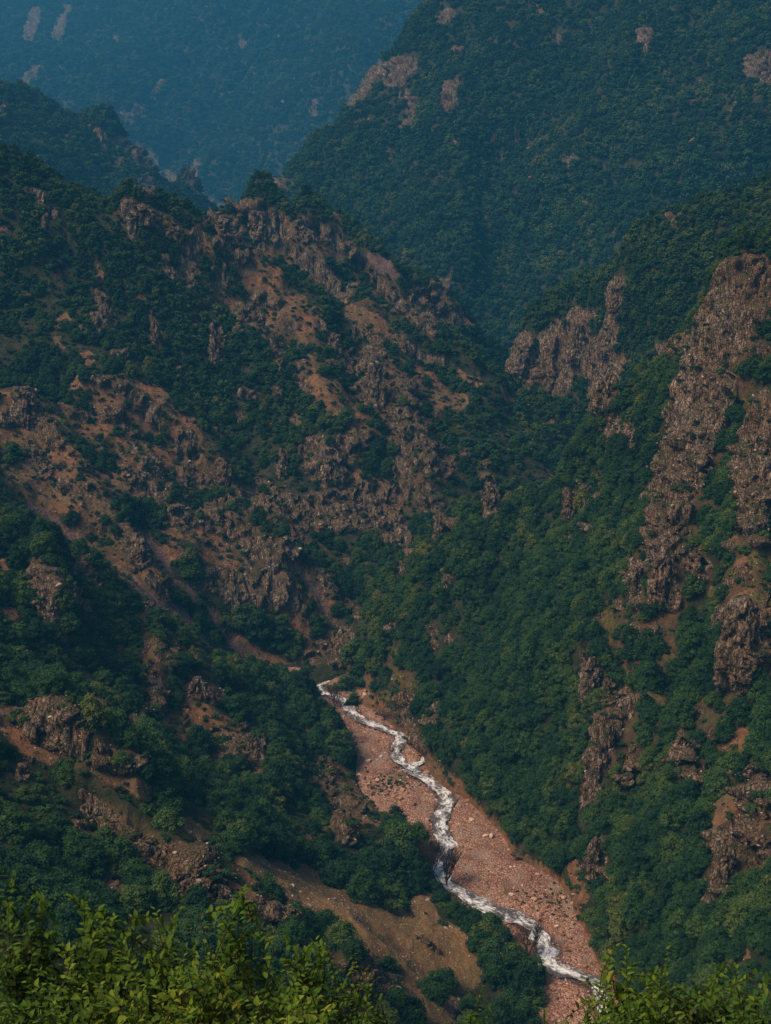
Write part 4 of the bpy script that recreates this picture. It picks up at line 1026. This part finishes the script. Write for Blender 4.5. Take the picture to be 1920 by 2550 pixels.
SH = [(40, 2155, 210, 500, 8.6, 'yellow green leafy shrub at the far left edge of the foreground', 60, .080, 3),
      (165, 2300, 190, 420, 8.0, 'low broad leafy shrub just right of the far left shrub', 50, .078, 1),
      (245, 2215, 170, 460, 9.2, 'leafy shrub with pointed upright shoots on the left of the foreground', 40, .085, 2),
      (375, 2255, 240, 430, 8.8, 'dense dark leafy shrub in the middle of the left foreground hedge', 62, .080, 2),
      (490, 2330, 210, 360, 7.8, 'lowest bright leafy shrub in front of the dense dark one', 50, .076, 1),
      (588, 2185, 150, 470, 8.6, 'tallest shrub of the foreground with one long shoot above the rock ridge', 34, .074, 1),
      (620, 2330, 230, 400, 9.4, 'broad leafy shrub behind and right of the tallest shoot', 52, .076, 1),
      (755, 2285, 170, 400, 8.4, 'thin shrub with dark bare stems showing below its crown', 30, .070, 2),
      (850, 2345, 150, 330, 9.0, 'small leaved bright green shrub at the right end of the left hedge', 34, .050, 2),
      (905, 2440, 150, 260, 8.2, 'low shrub sprawling at the bottom beside the brown rock', 30, .060, 1),
      (300, 2420, 330, 300, 7.2, 'nearest low leafy shrub along the bottom left edge', 66, .074, 0),
      (80, 2420, 260, 300, 7.0, 'nearest shrub in the bottom left corner', 56, .076, 0),
      (700, 2450, 300, 260, 7.2, 'nearest low shrub at the bottom below the tallest shoot', 56, .072, 0),
      (1545, 2385, 180, 330, 8.8, 'dark narrow leaved shrub at the left end of the right foreground clump', 44, .070, 2),
      (1655, 2405, 190, 330, 8.2, 'bright yellow green shrub in the middle of the right foreground clump', 48, .066, 2),
      (1790, 2400, 200, 330, 8.4, 'bright round leaved shrub near the right foreground corner', 48, .064, 1),
      (1890, 2440, 170, 300, 8.0, 'bright leafy shrub in the bottom right corner', 40, .066, 1),
      (1500, 2500, 150, 200, 7.6, 'low dark shrub touching the river end at the bottom edge', 26, .062, 0),
      (1186, 2462, 90, 200, 9.0, 'small sprig like shrub alone at the bottom below the scree', 10, .055, 1),
      (1352, 2515, 90, 160, 8.4, 'single short sprig at the bottom edge over the gravel', 9, .060, 1)]
for k, (cx, cy, w_, h_, Y_, lb, sh_, lf_, spk) in enumerate(SH):
    if cx > 1400: cy -= 30; h_ += 30
    else: sh_ = int(sh_ * .85)
    shrub(cx, cy, w_, h_, Y_, lb, 500 + k, shoots=sh_, leaf=lf_, spikes=spk)

# ------------------------------------------------------------------ haze over the valley
if HAZE:
    hm = bpy.data.materials.new('valley_haze'); hm.use_nodes = True; t = hm.node_tree
    t.nodes.remove(t.nodes['Principled BSDF'])
    pv = t.nodes.new('ShaderNodeVolumePrincipled'); pv.inputs['Density'].default_value = HAZE_DENSITY
    pv.inputs['Color'].default_value = HAZE_COLOR; pv.inputs['Anisotropy'].default_value = HAZE_FORWARD
    link(t, pv.outputs[0], t.nodes['Material Output'].inputs['Volume'])
    xm = max(abs(V[:, 0].min()), V[:, 0].max()) + 20
    lo = (-xm, -30, V[:, 2].min() - 1); hi = (xm, yr[-1] + 30, max(V[:, 2].max() + 25, 20))
    vs = [(x, y, z) for x in (lo[0], hi[0]) for y in (lo[1], hi[1]) for z in (lo[2], hi[2])]
    fs = [(0, 1, 3, 2), (4, 6, 7, 5), (0, 4, 5, 1), (2, 3, 7, 6), (0, 2, 6, 4), (1, 5, 7, 3)]
    tag(add('haze', mesh('haze', vs, fs, hm)), 'blue haze thickening towards the far mountains', 'haze', kind='stuff')
